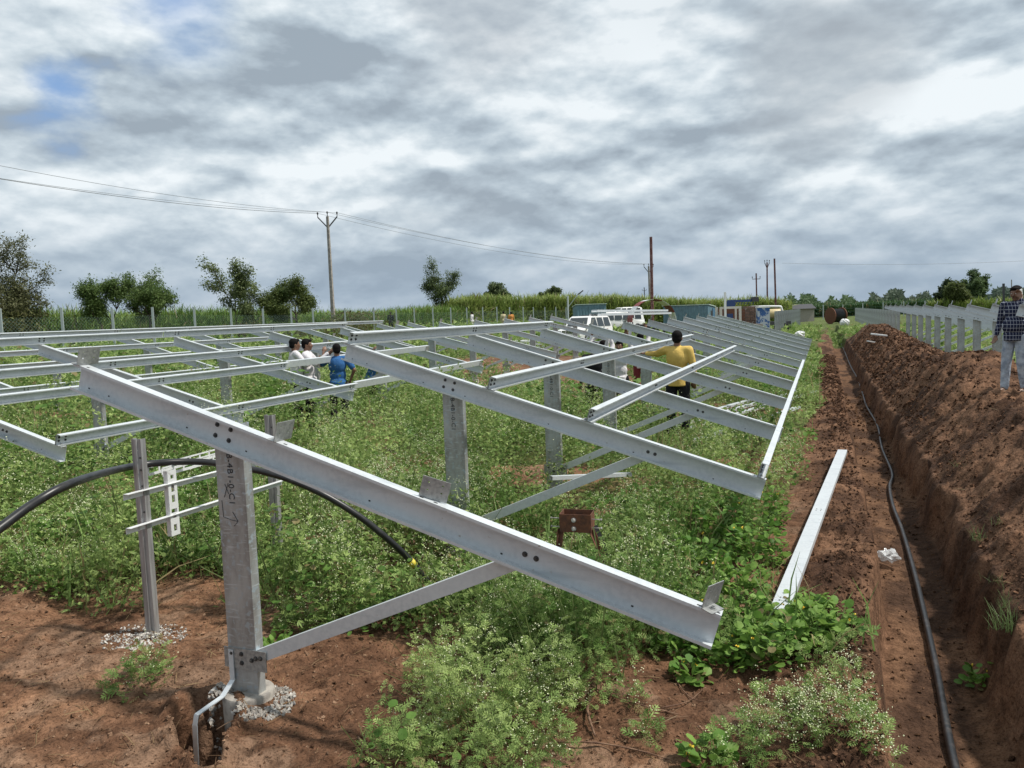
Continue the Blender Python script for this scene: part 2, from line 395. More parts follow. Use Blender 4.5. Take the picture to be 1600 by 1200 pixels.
# vegetation density 0..1
PATCH = [(-3.6, 10.4, 1.0, .8), (-4.9, 4.9, .55, .35), (-4.5, 6.4, .45, .5), (-5.0, 19.3, 2.4, 2.2), (-8, 23.5, 4, 4), (-12, 31, 5, 6), (-2.4, 17.5, 2.0, 1.6), (-2.2, 8.3, .5, .4), (-1.4, 11.6, .8, .6), (-15.8, 13.3, 1.6, 1.6), (-9.3, 13.4, 1.6, .9), (-3.3, 3.6, 2.6, .9), (-16, 20, 1.5, 1.5), (-.75, 6.75, .35, .7), (-.9, 8.6, .3, .6)]
def veg(X, Y):
    X = np.asarray(X, float); Y = np.asarray(Y, float)
    j = (fbm(X*1.3, Y*1.3, 131, 3)-.5); j2 = (fbm(X*.5, Y*.5, 141, 3)-.5)
    edge = np.interp(Y, [3, 5, 6.7, 7.7, 10.3, 14, 24, 48], [.1, .25, -.32, -.50, -.30, -.25, .0, -.2])
    d = 1-sst(X+j*.5, edge-.12, edge+.10)
    lo = np.interp(X, [-9, -6, -4.9, -4, -3.0, -2.45, -2.35, -1.2, -1.1, -.75, -.6, -.1, .1], [4.5, 4.28, 4.42, 4.7, 4.5, 4.35, 3.3, 3.3, 4.85, 4.9, 4.8, 4.85, 5.0])
    d = d*sst(Y+j*.7, lo-.15, lo+.2)
    for px, py, rx, ry in PATCH:
        q = ((X-px)/rx)**2+((Y-py)/ry)**2+j*1.6; d = d*sst(q, .55, 1.25)
    d = d*sst(j+.5, .22, .34) if False else d
    # right of the berm
    d2 = sst(X, 4.0, 4.6)
    far = sst(Y, 56, 60)*(X > .4)
    d = np.maximum(np.maximum(d, d2), far)
    d = d*(.35+.65*sst(j2, -.28, -.12))
    return d

def spaced(a, b, h): return np.arange(a, b, h)
def grow(a, h, g, end, sgn=1):
    o = []; x = a
    while (x < end if sgn > 0 else x > end): h = h*g; x += sgn*h; o.append(x)
    return o
xs = np.array(sorted(grow(-5.3, .04, 1.045, -420, -1)+list(spaced(-5.3, 3.4, .028))+grow(3.4, .04, 1.06, 420)))
ys = np.array(sorted(grow(2.4, .06, 1.12, -40, -1)+list(spaced(2.4, 6.5, .025))+grow(6.5, .026, 1.010, 60)+grow(60, .9, 1.05, 1500)))
GX, GY = np.meshgrid(xs, ys); GZ = ground(GX, GY)
def fbm3(a, b, s): return fbm(a, b, s, 4, .6)-.5
_xl, _xr = trench_edges(GY)
_w = np.exp(-((GX-_xr+.05)/.16)**2)*(GZ < .35)*(GY < 60)
GX = GX+_w*(fbm3(GY*3.2, GZ*4.5, 301)*.16+fbm3(GY*14, GZ*12, 305)*.07+.05*np.sin(GY*9+4*fbm(GY, GY*0, 3, 2))*.5)
_w2 = sst(GX-_xr, .1, .5)*(1-sst(GX-_xr, 2.4, 3.2))*(GY < 60)
GZ = GZ+_w2*(np.abs(fbm3(GX*3.1, GY*3.1, 311))*-.22+.03+np.maximum(fbm3(GX*5.5, GY*5.5, 315), .08)*.35-.03)
nx, ny = len(xs), len(ys)
idx = np.arange(nx*ny).reshape(ny, nx)
GF = np.stack([idx[:-1, :-1], idx[:-1, 1:], idx[1:, 1:], idx[1:, :-1]], -1).reshape(-1, 4)
def gcolor(X, Y):
    V = veg(X, Y); r = np.hypot(X, Y)
    light = np.array([.25, .135, .078]); mid = np.array([.15, .078, .045]); dk = np.array([.072, .038, .023]); grn = np.array([.12, .155, .05])
    a = sst(fbm(X*1.2, Y*1.2, 151, 5, .62), .38, .60)[..., None]
    c = mid*(1-a)+light*a
    c = c*(.72+.56*fbm(X*5, Y*5, 155, 4, .65)[..., None])
    pale = sst(fbm(X*2.3+9, Y*2.3, 157, 4, .6), .56, .66)[..., None]*.45; c = c*(1-pale)+np.array([.33, .22, .15])*pale
    xl, xr = trench_edges(Y)
    u = X-xr
    # freshly dug earth: bank, berm, trench wall
    bank = np.exp(-((X-(xl-.25))/.42)**2)
    berm = sst(u, -.2, .0)*(1-sst(u, 3.0, 3.6))*(1-sst(Y, 58, 62))
    dug = np.clip(bank*1.1+berm, 0, 1)
    t = sst(fbm(X*1.7, Y*1.7, 161, 5, .62), .38, .62)[..., None]
    dc = dk*(1-t)+np.array([.215, .118, .070])*t
    c = c*(1-dug[..., None])+dc*dug[..., None]
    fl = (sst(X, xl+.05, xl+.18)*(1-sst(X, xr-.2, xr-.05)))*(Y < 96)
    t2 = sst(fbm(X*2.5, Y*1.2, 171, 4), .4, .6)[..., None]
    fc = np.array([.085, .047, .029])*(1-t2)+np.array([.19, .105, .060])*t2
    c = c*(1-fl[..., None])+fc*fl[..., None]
    s = sst(V, .25, .7)*sst(r, 6, 14)*.9
    s = np.maximum(s, sst(r, 60, 90))
    gg = grn*(.75+.6*fbm(X*.6, Y*.6, 181, 4)[..., None])
    c = c*(1-s[..., None])+gg*s[..., None]
    return c
GC = gcolor(GX, GY)
gm = mat('red_soil', rough=.95, attr='Col', spec=.15, noise=[(9, (.52, .50, .48), .42, .64, 8, 'mul'), (60, (.50, .48, .46), .48, .66, 4, 'mul'), (26, (1.7, 1.75, 1.8), .66, .74, 3, 'mul')], bump=[(7, .5, .08), (24, .8, .035), (110, .7, .010)], coords='Object')
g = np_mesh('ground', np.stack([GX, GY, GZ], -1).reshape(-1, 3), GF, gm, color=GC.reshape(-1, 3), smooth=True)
tag(g, 'red brown soil of the site with a dug trench and weeds growing on it', None, kind='structure')

# ------------------------------------------------------------------ mounting frames
def c_prof(depth, fl, lip, t):
    """C section: web on b=0, flanges towards +b; a from -depth/2..depth/2"""
    h = depth/2
    return [(-h, 0), (h, 0), (h, fl), (h-lip, fl), (h-lip, fl-t), (h-t, fl-t), (h-t, t), (-h+t, t), (-h+t, fl-t), (-h+lip, fl-t), (-h+lip, fl), (-h, fl)]
def plate_with_holes(mb, c, ux, uz, w, h, t, holes, s=.009):
    """thin plate, square holes at fractions"""
    c = Vector(c); ux = Vector(ux).normalized(); uz = Vector(uz).normalized(); n = ux.cross(uz)
    xs_ = sorted(set([0, w]+[max(0, min(w, f*w+d)) for f, _ in holes for d in (-s/2, s/2)])); zs_ = sorted(set([0, h]+[max(0, min(h, f*h+d)) for _, f in holes for d in (-s/2, s/2)]))
    for i in range(len(xs_)-1):
        for j in range(len(zs_)-1):
            mx, mz = (xs_[i]+xs_[i+1])/2, (zs_[j]+zs_[j+1])/2
            if any(abs(mx-f*w) < s/2 and abs(mz-g*h) < s/2 for f, g in holes): continue
            a = c+ux*xs_[i]+uz*zs_[j]; dx = ux*(xs_[i+1]-xs_[i]); dz = uz*(zs_[j+1]-zs_[j])
            vs = [a, a+dx, a+dx+dz, a+dz]; vs = vs+[v+n*t for v in vs]
            mb.add(vs, [(3, 2, 1, 0), (4, 5, 6, 7), (0, 1, 5, 4), (1, 2, 6, 5), (2, 3, 7, 6), (3, 0, 4, 7)])
def hexbolt(mb, c, axis, r=.011, h=.009, seed=0):
    c = Vector(c); ax = Vector(axis).normalized(); a = ax.orthogonal().normalized(); b = ax.cross(a)
    for rr, h0, h1, n in ((r*1.35, 0, .0025, 12), (r, .0025, h, 6), (r*.5, h, h+.006, 6)):
        vs = [c+ax*hh+(a*math.cos(2*math.pi*k/n+seed)+b*math.sin(2*math.pi*k/n+seed))*rr for hh in (h0, h1) for k in range(n)]
        mb.add(vs, [tuple(range(n))[::-1], tuple(range(n, 2*n))]+[(k, (k+1) % n, n+(k+1) % n, n+k) for k in range(n)])
FR = (.013, .386, .622, .983)           # purlin positions along a rafter
XH, XL = -1.116, 2.807
def merge(o, mb, m):
    """append small surface detail to a part's own mesh"""
    me = o.data; me.materials.append(m); mi = len(me.materials)-1; b = MB(); b.v = [tuple(v.co) for v in me.vertices]; b.f = [tuple(p.vertices) for p in me.polygons]; b.m = [p.material_index for p in me.polygons]
    k = len(b.v); b.v += mb.v; b.f += [tuple(i+k for i in f) for f in mb.f]; b.m += [mi]*len(mb.f)
    n = bpy.data.meshes.new(me.name); n.from_pydata(b.v, [], b.f)
    for q in me.materials: n.materials.append(q)
    n.polygons.foreach_set('material_index', b.m); n.update(); o.data = n; return o
def make_frame(zh, dz, postlen=None, detail=True, footing=True, sink=.4, parts=False):
    root = empty('mounting_frame')
    hi = Vector((XH, 0, zh)); lo = Vector((XL, 0, zh-dz)); d = (lo-hi).normalized(); n = Vector((0, -1, 0)).cross(d); n = -n if n.z < 0 else n
    D = .172
    # rafter: C open towards -Y, web behind
    mb = MB(); off = -n*(D/2)
    mb.prism(c_prof(D, .066, .016, .0035), hi+off+Vector((0, -.003, 0)), lo+off+Vector((0, -.003, 0)), n, (0, -1, 0))
    rf = mb.build('rafter', M['galv'], root)
    if detail:
        sb = MB()
        for f in FR:
            p = hi+(lo-hi)*f
            for q in (-.035, .05):
                sb.box(p+d*q+Vector((0, -.048, 0))+n*.0012, (.022, .009, .001), Matrix((d, (0, 1, 0), n)).transposed())
        for s_ in (.09, .26, .9, 1.35, 2.2, 3.0, 3.7):
            sb.box(hi+d*s_-n*(D-.028)+Vector((0, -.0078, 0)), (.012, .001, .008), Matrix((d, (0, 1, 0), n)).transposed())
        merge(rf, sb, M['hole'])
    # post: C open towards +Y
    ptop = zh-dz*((0-XH)/(XL-XH))-.03
    mb = MB(); mb.prism([(a, b) for a, b in c_prof(.206, .066, .016, .004)], (0, .001, -sink), (0, .001, ptop), (1, 0, 0), (0, 1, 0))
    post = mb.build('post', M['post'], root)
    mb = MB(); BL = []
    pz = zh-dz*((0-XH)/(XL-XH))
    for a, b in ((-.048, .055), (.048, .055), (-.048, .122), (.048, .122)):
        q = hi+(lo-hi)*((a-XH)/(XL-XH)) - n*b; BL.append(q+Vector((0, -.0065, 0)))
    bx = 1.90
    for a in (-.03, .03):
        q = hi+(lo-hi)*((bx+a-XH)/(XL-XH)) - n*.10; BL.append(q+Vector((0, -.0065, 0)))
    if parts:
        for q in BL: mb = MB(); hexbolt(mb, (0, 0, 0), (0, -1, 0)); mb.build('bolt', M['bolt'], rf, loc=q)
    else:
        for q in BL: hexbolt(mb, q, (0, -1, 0))
        merge(rf, mb, M['bolt'])
    # brace
    q = hi+(lo-hi)*((bx-XH)/(XL-XH)) - n*.105
    mb = MB(); p0 = Vector((.13, 0, .30)); dd = (q-p0).normalized(); nn = Vector((0, -1, 0)).cross(dd); nn = -nn if nn.z < 0 else nn
    mb.prism(c_prof(.078, .036, .010, .003), p0-dd*.03+Vector((0, .004, 0)), q+dd*.05+Vector((0, .004, 0)), nn, (0, 1, 0))
    mb.build('brace', M['galv'], root)
    mb = MB(); mb.box((.025, -.0045, .27), (.31, .005, .125)); gp = mb.build('gusset_plate', M['cleat'], root)
    mb = MB()
    for a, b in ((-.07, .30), (.0, .30), (.0, .245), (.075, .27), (.105, .285), (.14, .29)): hexbolt(mb, (a, -.007, b), (0, -1, 0))
    merge(gp, mb, M['bolt'])
    # cleats
    for i, f in enumerate(FR):
        mb = MB(); p = hi+(lo-hi)*f; sgn = 1 if i == 3 else -1
        c0 = p + Vector((0, -.088, 0)) + n*.003
        plate_with_holes(mb, c0 + d*(-.003), (0, 1, 0), n, .155, .112, .004, [(.25, .38), (.25, .75), (.75, .38), (.75, .75)])
        mb.box(p+Vector((0, -.028, 0))+d*(sgn*.026)+n*.0035, (.052, .120, .004), Matrix((d, (0, 1, 0), n)).transposed())
        hexbolt(mb, p+Vector((0, -.03, 0))+d*(sgn*.026)+n*.006, n, .012, .01)
        mb.build('cleat', M['cleat'], root)
    if footing:
        mb = MB(); mb.lathe([(.01, -.3), (.150, -.3), (.153, .045), (.146, .058), (.01, .060)], (0, .035, 0), n=28)
        autosmooth(mb.build('footing', M['concrete'], root))
    return root
def children_named(o, n): return [c for c in o.children if c.name.split('.')[0] == n]
protoN = make_frame(2.06, 1.186, parts=True)
protoA = make_frame(2.06, 1.186)
protoB = make_frame(1.916, 1.041)
protoC = make_frame(1.83, 1.10)
YA = [3.58, 6.56]+[6.56+2.87*k for k in range(1, 11)]
ORD = ['nearest', 'second', 'third', 'fourth', 'fifth', 'sixth', 'seventh', 'eighth', 'ninth', 'tenth', 'eleventh', 'twelfth', 'thirteenth', 'fourteenth']
used = set()
def place(proto, loc, label, group, rz=0.):
    if proto.name in used: o = copy_tree(proto)
    else: o = proto; used.add(proto.name)
    o.location = loc; o.rotation_euler = (0, 0, rz)
    return tag(o, label, 'mounting frame', group)
AX = -3.235
framesA = []
for k, y in enumerate(YA):
    lab = ('large sloping steel frame closest to the camera, its post in a concrete collar' if k == 0 else
           'second frame of the right-hand row, four purlin ends bolted onto it' if k == 1 else
           '%s sloping frame from the front in the row left of the trench' % ORD[k])
    framesA.append(place(protoN if k < 3 else protoA, (AX, y, 0), lab, 'sloping frames of the right-hand row'))
BXp = -10.297
YB = [5.887+2.76*k for k in range(-1, 11)]
for k, y in enumerate(YB):
    place(protoB, (BXp, y, .175+.0155*(k-1)), '%s sloping frame from the front in the middle of the three left rows' % ORD[k], 'sloping frames of the middle row')
CXp = -17.36
YC = [13.5+2.79*k for k in range(-2, 8)]
for k, y in enumerate(YC):
    place(protoC, (CXp, y, .37), '%s sloping frame from the left in the farthest row near the fence' % ORD[k], 'sloping frames of the far left row')
protoD = make_frame(2.05, 1.15)
DXp = 4.21
YD = [17.84+2.87*k for k in range(0, 11)]
place(protoD, (3.86, 13.78, .12), 'sloping frame whose raised end crosses the shoulder of the man in the check shirt', 'sloping frames of the row behind the earth heap')
for k, y in enumerate(YD):
    place(protoD, (DXp, y, .13), '%s sloping frame beyond the man with the phone, behind the earth heap' % ORD[k], 'sloping frames of the row behind the earth heap')
# bare posts not yet carrying rafters
def bare_post(h=1.95):
    mb = MB(); mb.prism(c_prof(.206, .066, .016, .004), (0, 0, -.3), (0, 0, h), (1, 0, 0), (0, 1, 0)); return mb.build('steel_post', M['post'])
bp = bare_post(); first = True
def put_post(x, y, z, lab, grp):
    global first
    o = bp if first else bp.copy()
    if not first: COL.objects.link(o)
    first = False; o.location = (x, y, z); tag(o, lab, 'post', grp)
for k in range(24): put_post(4.2, 52.5+2.87*k, -.10, 'bare grey steel post in the long row behind the far end of the earth heap', 'bare steel posts beyond the heap')
for k in range(16): put_post(-3.3+.035*k, 62+2.87*k, .05, 'bare grey steel post in the row beside the brick stacks, left of the grass track', 'bare steel posts beside the track')

# ------------------------------------------------------------------ purlins
def purlin(y0, y1, X, Z, tilt, lab, grp, flip=False, bolts=()):
    """C 120x52, web at up-slope side opening down-slope; X,Z = rafter-top point under the purlin"""
    d = Vector((math.cos(tilt), 0, -math.sin(tilt))); n = Vector((math.sin(tilt), 0, math.cos(tilt)))
    mb = MB(); c = Vector((X, 0, Z))+n*.066+d*.004
    b = d
    if flip: b = -d; c = c - d*.014
    L = (y1-y0)
    mb.prism(c_prof(.118, .052, .014, .003), c+Vector((0, -L/2, 0)), c+Vector((0, L/2, 0)), n, b)
    root = mb.build('purlin', M['galv'])
    off = Vector((0, (y0+y1)/2, 0))
    org = c.copy(); root.location = org+off
    root.data.transform(Matrix.Translation(-org))
    if bolts:
        bm = MB()
        for yb in bolts:
            for q in (-.045, .035):
                for r_ in (-.018, .022):
                    hexbolt(bm, Vector((0, yb-.01+q-off.y, 0))+n*r_+b*.0035, b, .010, .008)
        merge(root, bm, M['bolt'])
    return tag(root, lab, 'purlin', grp)
def frame_pt(zh, dz, X0, Z0, f): return X0+XH+(XL-XH)*f, Z0+zh-dz*f
tA = math.atan2(1.186, 3.923); tB = math.atan2(1.041, 3.923); tC = math.atan2(1.10, 3.923)
gA = 'purlins laid across the right-hand row'
for f, y0, y1, fr, lab in ((FR[0], YA[1]-.10, 12.52, YA[1:4], 'ridge purlin along the top of the second frame, nearest to the blue shirted man'),
                       (FR[1], YA[1]-.08, 18.15, YA[1:5], 'long purlin from the second frame to the hand of the man in yellow'),
                       (FR[2], YA[1]-.08, 18.37, YA[1:6], 'long purlin crossing in front of the man in yellow at waist height'),
                       (FR[3], YA[1]-.08, 19.7, YA[1:6], 'purlin along the low eave of the right-hand row, next to the green verge')):
    X, Z = frame_pt(2.06, 1.186, AX, 0, f); purlin(y0, y1, X, Z, tA, lab, gA, bolts=fr)
gB = 'purlins laid across the middle row'
def zB(k): return .175+.0155*(k-1)
for f, k0, k1, e0, e1, flip, lab in (
        (FR[0], -2, 3, 0, -.35, False, 'near half of the top purlin of the middle row, cut by the left edge'),
        (FR[0], 3, 5, -.33, .12, False, 'far half of the top purlin of the middle row, ending above the blue shirt'),
        (FR[1], -2, 5, 0, .02, False, 'second highest purlin of the middle row, passing at neck height of the men in white'),
        (FR[2], -2, 3, 0, .10, False, 'third highest purlin of the middle row, ending just left of the men in white'),
        (FR[2], 3, 5, .12, .05, True, 'short purlin with a closed face crossing the chest of the men in white and blue'),
        (FR[3], 1, 3, -.08, .10, False, 'lowest purlin of the middle row, from above the black pipe to the blue shirt'),
        (FR[3], 3, 5, .12, .10, True, 'far low eave purlin of the middle row, half hidden behind the second front frame')):
    ya, yb = 5.887+2.76*(k0-1)+e0, 5.887+2.76*(k1-1)+e1
    X, Z = frame_pt(1.916, 1.041, BXp, zB((k0+k1)/2), f)
    p = purlin(ya, yb, X, Z, tB, lab, gB, flip, bolts=[5.887+2.76*(k-1) for k in range(k0, k1+1) if 5.887+2.76*(k-1) < yb and 5.887+2.76*(k-1) > ya])
    p.rotation_euler.x = math.atan2(.0155, 2.76)
gC = 'purlins laid across the far left row'
for f, segs in ((FR[0], ((4, 16.4), (16.42, 21.9), (21.93, 30.6))), (FR[1], ((4, 14.2), (14.22, 20.9))), (FR[2], ((4, 16.5), (17.6, 20.6))), (FR[3], ((4, 13.0), (13.03, 18.75)))):
    X, Z = frame_pt(1.83, 1.10, CXp, .37, f)
    for i, (a, b) in enumerate(segs):
        nm = {FR[0]: 'top', FR[1]: 'second highest', FR[2]: 'third highest', FR[3]: 'lowest'}[f]
        wh = ['near', 'middle' if len(segs) > 2 else 'far', 'far'][i]
        purlin(a, b, X, Z, tC, '%s length of the %s purlin of the row nearest the fence' % (wh, nm), gC, bolts=[y for y in YC if a < y < b])
# stencil on the front three posts
def stencil(frame):
    post = children_named(frame, 'post')[0]
    cu = bpy.data.curves.new('stencil', 'FONT'); cu.body = 'B-4B1-0-C1'; cu.size = .058; cu.extrude = .0003; cu.space_character = 1.12
    to = bpy.data.objects.new('tmp_text', cu); COL.objects.link(to); bpy.context.view_layer.update()
    me = bpy.data.meshes.new_from_object(to.evaluated_get(bpy.context.evaluated_depsgraph_get())); bpy.data.objects.remove(to)
    me.materials.clear(); me.materials.append(M['ink']); o = bpy.data.objects.new('stencilled_code', me); COL.objects.link(o); o.parent = post
    o.rotation_euler = Euler((rad(90), rad(90), 0)); o.location = (-.018, -.0012, 1.515)
    return o
for fr in framesA[:4]: stencil(fr)
# two cleats of the nearest frame are still loose and turned
hi0, lo0 = Vector((XH, 0, 2.06)), Vector((XL, 0, .874)); d0 = (lo0-hi0).normalized(); n0 = Vector((0, -1, 0)).cross(d0); n0 = -n0 if n0.z < 0 else n0
cl0 = [c for c in framesA[0].children if c.name.startswith('cleat')]
for f, ang in ((FR[2], -80), (FR[3], -20)):
    p = hi0+(lo0-hi0)*f+Vector((0, -.03, 0))
    c = min(cl0, key=lambda o: (Vector(o.bound_box[0])+Vector(o.bound_box[6])-2*p).length)
    c.data = c.data.copy(); c.data.transform(Matrix.Translation(p) @ Matrix.Rotation(rad(ang), 4, n0) @ Matrix.Translation(-p))
# hand drawn marks on the nearest post
p0 = children_named(framesA[0], 'post')[0]
mb = MB()
def mark(pts, r=.0016):
    mb.tube([(x, -.0010, z) for x, z in pts], r, 5)
mark([(-.075, 1.23), (-.070, 1.13), (-.01, 1.115), (.035, 1.11)]); mark([(.035, 1.11), (.0, 1.165)]); mark([(.035, 1.11), (.005, 1.08)])
mark([(-.045, 1.33), (-.02, 1.27)]); mark([(-.02, 1.335), (-.055, 1.25)])
mb.build('hand_drawn_marks', M['dark'], p0)
# earthing strip
mb = MB(); st = [(-.075, -.012, .32), (-.075, -.012, .13), (-.078, -.10, .07), (-.118, -.27, .035), (-.120, -.285, -.02), (-.118, -.30, -.38)]
for a, b in zip(st[:-1], st[1:]): mb.bar(a, b, .034, .006, up=(0, -1, .01) if abs(a[2]-b[2]) > .1 else (0, 0, 1))
mb.build('earthing_strip', M['galv'], framesA[0])

# ------------------------------------------------------------------ rubble round the footings
def rubble(name, cx, cy, r0, r1, n, s0, s1, lab, cat, mats, squash=.6, seed=1):
    rg = np.random.default_rng(seed); mb = MB()
    for i in range(n):
        a = rg.uniform(0, 2*math.pi); r = r0+(r1-r0)*rg.random()**.8; x, y = cx+r*math.cos(a)*1.15, cy+r*math.sin(a)*.9
        s = rg.uniform(s0, s1); R = Euler(rg.uniform(0, 6, 3).tolist()).to_matrix()
        vs = [Vector(v)*s for v in ((1, 0, 0), (-.8, .2, .1), (.1, .9, 0), (0, -1, .2), (.1, .1, squash), (0, 0, -squash), (.6, .6, .3), (-.5, -.6, -.2))]
        z = gz(x, y)+s*.2
        P = [R @ Vector((v.x*rg.uniform(.7, 1.3), v.y*rg.uniform(.7, 1.3), v.z*rg.uniform(.7, 1.2)))+Vector((x, y, z)) for v in vs[:6]]
        mb.add(P, [(4, 0, 2), (4, 2, 1), (4, 1, 3), (4, 3, 0), (5, 2, 0), (5, 1, 2), (5, 3, 1), (5, 0, 3)], rg.integers(0, len(mats)))
    o = mb.build(name, mats); return tag(o, lab, cat, kind='stuff')
rubble('gravel_patch', -4.62, 4.12, .0, .29, 620, .006, .015, 'patch of pale gravel round the foot of the left tray stand post', 'gravel', [M['stone'], M['concrete'], M['stone'], M['chip']], seed=3)
rubble('spilt_concrete', -3.18, 3.58, .12, .235, 900, .004, .020, 'pale broken concrete spilt round the collar of the nearest post', 'rubble', [M['concrete'], M['concrete'], M['concrete'], M['stone']], seed=4)
rubble('gravel_patch', -4.67, 5.70, .0, .25, 160, .008, .019, 'grey gravel round the foot of the far tray stand post', 'gravel', [M['stone']], seed=5)

# ------------------------------------------------------------------ cable tray stand
st = tag(empty('cable_tray_stand', (-4.64, 4.9, 0)), 'grey two-post stand holding two rails and a pale perforated tray left of the nearest post', 'stand')
def loc(v): return Vector(v)-Vector((-4.64, 4.9, 0))
for y, x, z in ((4.19, -4.63, 1.466), (5.72, -4.69, 1.44)):
    mb = MB(); t = .003; pr = [(-.045, 0), (-.045, .045), (-.04, .045), (-.04, .006), (-.014, .006), (-.009, -.006), (.009, -.006), (.014, .006), (.04, .006), (.04, .045), (.045, .045), (.045, 0), (.016, 0), (.011, -.012), (-.011, -.012), (-.016, 0)]
    mb.prism(pr, loc((x, y, -.2)), loc((x, y, z)), (1, 0, 0), (0, 1, 0)); po = mb.build('post', M['rack'], st)
    mb = MB()
    for zz_ in (1.33, 1.24, 1.12, .93): hexbolt(mb, loc((x+.032, y-.001, zz_)), (0, -1, 0), .006, .005)
    merge(po, mb, M['bolt'])
for za, zb in ((1.075, 1.055), (.83, .82)):
    mb = MB(); a = loc((-4.60, 4.02, za)); b = loc((-4.60, 5.74, zb))
    mb.bar(a, b, .004, .045); mb.bar(a+Vector((.022, 0, .022)), b+Vector((.022, 0, .022)), .04, .004); mb.build('rail', M['white_gi'], st)
# tray: ladder lying on the top rail
mb = MB(); a = Vector(loc((-4.78, 4.42, 1.17))); b = Vector(loc((-4.78, 5.70, 1.20))); w = Vector((.14, 0, 0))
for s_ in (0, 1):
    mb.bar(a+w*s_+Vector((0, 0, .035)), b+w*s_+Vector((0, 0, .035)), .003, .012); mb.bar(a+w*s_-Vector((0, 0, .02)), b+w*s_-Vector((0, 0, .02)), .004, .02)
    for i in range(13):
        p = a.lerp(b, i/12)+w*s_; mb.bar(p-Vector((0, 0, .012)), p+Vector((0, 0, .032)), .003, .016, up=(0, 1, 0))
mb.build('cable_tray', M['white_gi'], st)
mb = MB(); a = loc((-4.575, 4.40, .69))
plate_with_holes(mb, a, (0, 1, 0), (0, 0, 1), .085, .50, .004, [(.5, .10), (.5, .14), (.5, .30), (.35, .38), (.65, .38), (.5, .54), (.5, .59), (.5, .70), (.5, .75), (.5, .9)], s=.030)
mb.bar(a+Vector((-.018, 0, 0)), a+Vector((-.018, 0, .5)), .003, .036, up=(1, 0, 0)); mb.bar(a+Vector((-.018, .085, 0)), a+Vector((-.018, .085, .5)), .003, .036, up=(1, 0, 0))
mb.build('perforated_channel', M['white_gi'], st)

# ------------------------------------------------------------------ black conduit arch
def smooth_path(pts, n=12):
    P = [Vector(p) for p in pts]; P = [P[0]*2-P[1]]+P+[P[-1]*2-P[-2]]; o = []
    for i in range(1, len(P)-2):
        for k in range(n):
            t = k/n; a, b, c, d = P[i-1], P[i], P[i+1], P[i+2]
            o.append(.5*((2*b)+(c-a)*t+(2*a-5*b+4*c-d)*t*t+(3*b-a-3*c+d)*t**3))
    o.append(P[-2]); return o
A_ = lambda x, y, d: at(x, y, d)
pts = [A_(-330, 1120, 3.1), A_(-180, 960, 3.6), A_(0, 825, 4.15), A_(60, 782, 4.4), A_(120, 752, 4.7), A_(200, 730, 5.75), A_(270, 722, 6.0), A_(340, 724, 6.1), A_(430, 742, 6.1), A_(500, 770, 6.1), A_(560, 806, 6.15), A_(610, 846, 6.25), A_(645, 880, 6.35), A_(668, 908, 6.4)]
mb = MB(); mb.tube(smooth_path(pts, 8), .026, 14); o = mb.build('conduit_pipe', M['rubber'], smooth=True)
tag(o, 'thick black plastic pipe arching over the weeds behind the nearest post', 'pipe')
mb = MB(); q = smooth_path(pts, 8); mb.tube([q[-10], q[-8]], .0285, 14); mb.build('tape_band', M['yellow'], o, smooth=True)

# ------------------------------------------------------------------ trench cable
pix = [(1500, 1230), (1482, 1150), (1462, 1040), (1442, 950), (1430, 900), (1410, 830), (1395, 790), (1390, 760), (1394, 740), (1378, 700), (1371, 665), (1354, 635), (1348, 615), (1339, 590), (1328, 570), (1318, 545), (1309, 525), (1305, 512)]
pp = []
for x, y in pix:
    z = -.60; v = CF+CR*(x-800)/FPX-CU*(y-600)/FPX
    for _ in range(4):
        t = (z-CAM_H)/v[2]; X, Y = v[0]*t, v[1]*t; z = gz(min(max(X, .6), 1.1), min(Y, 90))+.035
    pp.append((X, Y, z+.0))
mb = MB(); mb.tube(smooth_path(pp, 6), .027, 12); o = mb.build('power_cable', M['cable'], smooth=True)
tag(o, 'long wavy black power cable along the floor of the trench', 'cable')
bpy.context.view_layer.update()

# ------------------------------------------------------------------ loose channel beside the trench
a = Vector((-.29, 5.62, .14)); b = Vector((.26, 12.2, .16)); d = (b-a).normalized(); sd = d.cross(Vector((0, 0, 1))).normalized(); up = sd.cross(d)
c0 = a.copy(); mb = MB(); mb.prism(c_prof(.125, .05, .014, .003), a-c0, b-c0, sd, -up)
lb = mb.build('steel_channel', M['galv']); lb.location = c0; tag(lb, 'loose steel channel lying web up on the brown bank beside the trench', 'beam')
mb = MB()
for t in (.18, .24, 2.9, 2.96):
    for s_ in (-.022, .022): mb.lathe([(.0001, 0), (.0065, 0), (.0065, .0012), (.0001, .0012)], d*t+sd*s_+up*.0012, n=8)
merge(lb, mb, M['hole'])
# loose purlins on the ground under the right-hand row
for i, (p, q, w, lab) in enumerate(((( -2.9, 8.35, .42), (-2.2, 9.3, .30), .06, 'short pale steel channel lying in the weeds behind the second post'),
                       ((-3.0, 14.6, .10), (-.9, 21.5, .12), .12, 'leftmost of the steel channels on the ground right of the man in yellow'),
                       ((-2.7, 14.4, .12), (-.55, 21.3, .12), .12, 'middle one of the steel channels on the ground right of the man in yellow'),
                       ((-2.35, 14.3, .12), (-.2, 21.0, .14), .12, 'rightmost of the steel channels on the ground right of the man in yellow'),
                       ((-2.0, 13.0, .12), (-.5, 17.6, .14), .12, 'short steel channel on the ground under the fifth frame of the front row'))):
    p, q = Vector(p), Vector(q); mb = MB(); d_ = (q-p).normalized(); s_ = d_.cross(Vector((0, 0, 1))).normalized(); c_ = (p+q)/2
    mb.prism(c_prof(w, .045, .012, .003), p-c_, q-c_, s_, -s_.cross(d_)); o = mb.build('steel_channel', M['galv']); o.location = c_; tag(o, lab, 'beam', 'steel channels lying on the ground')
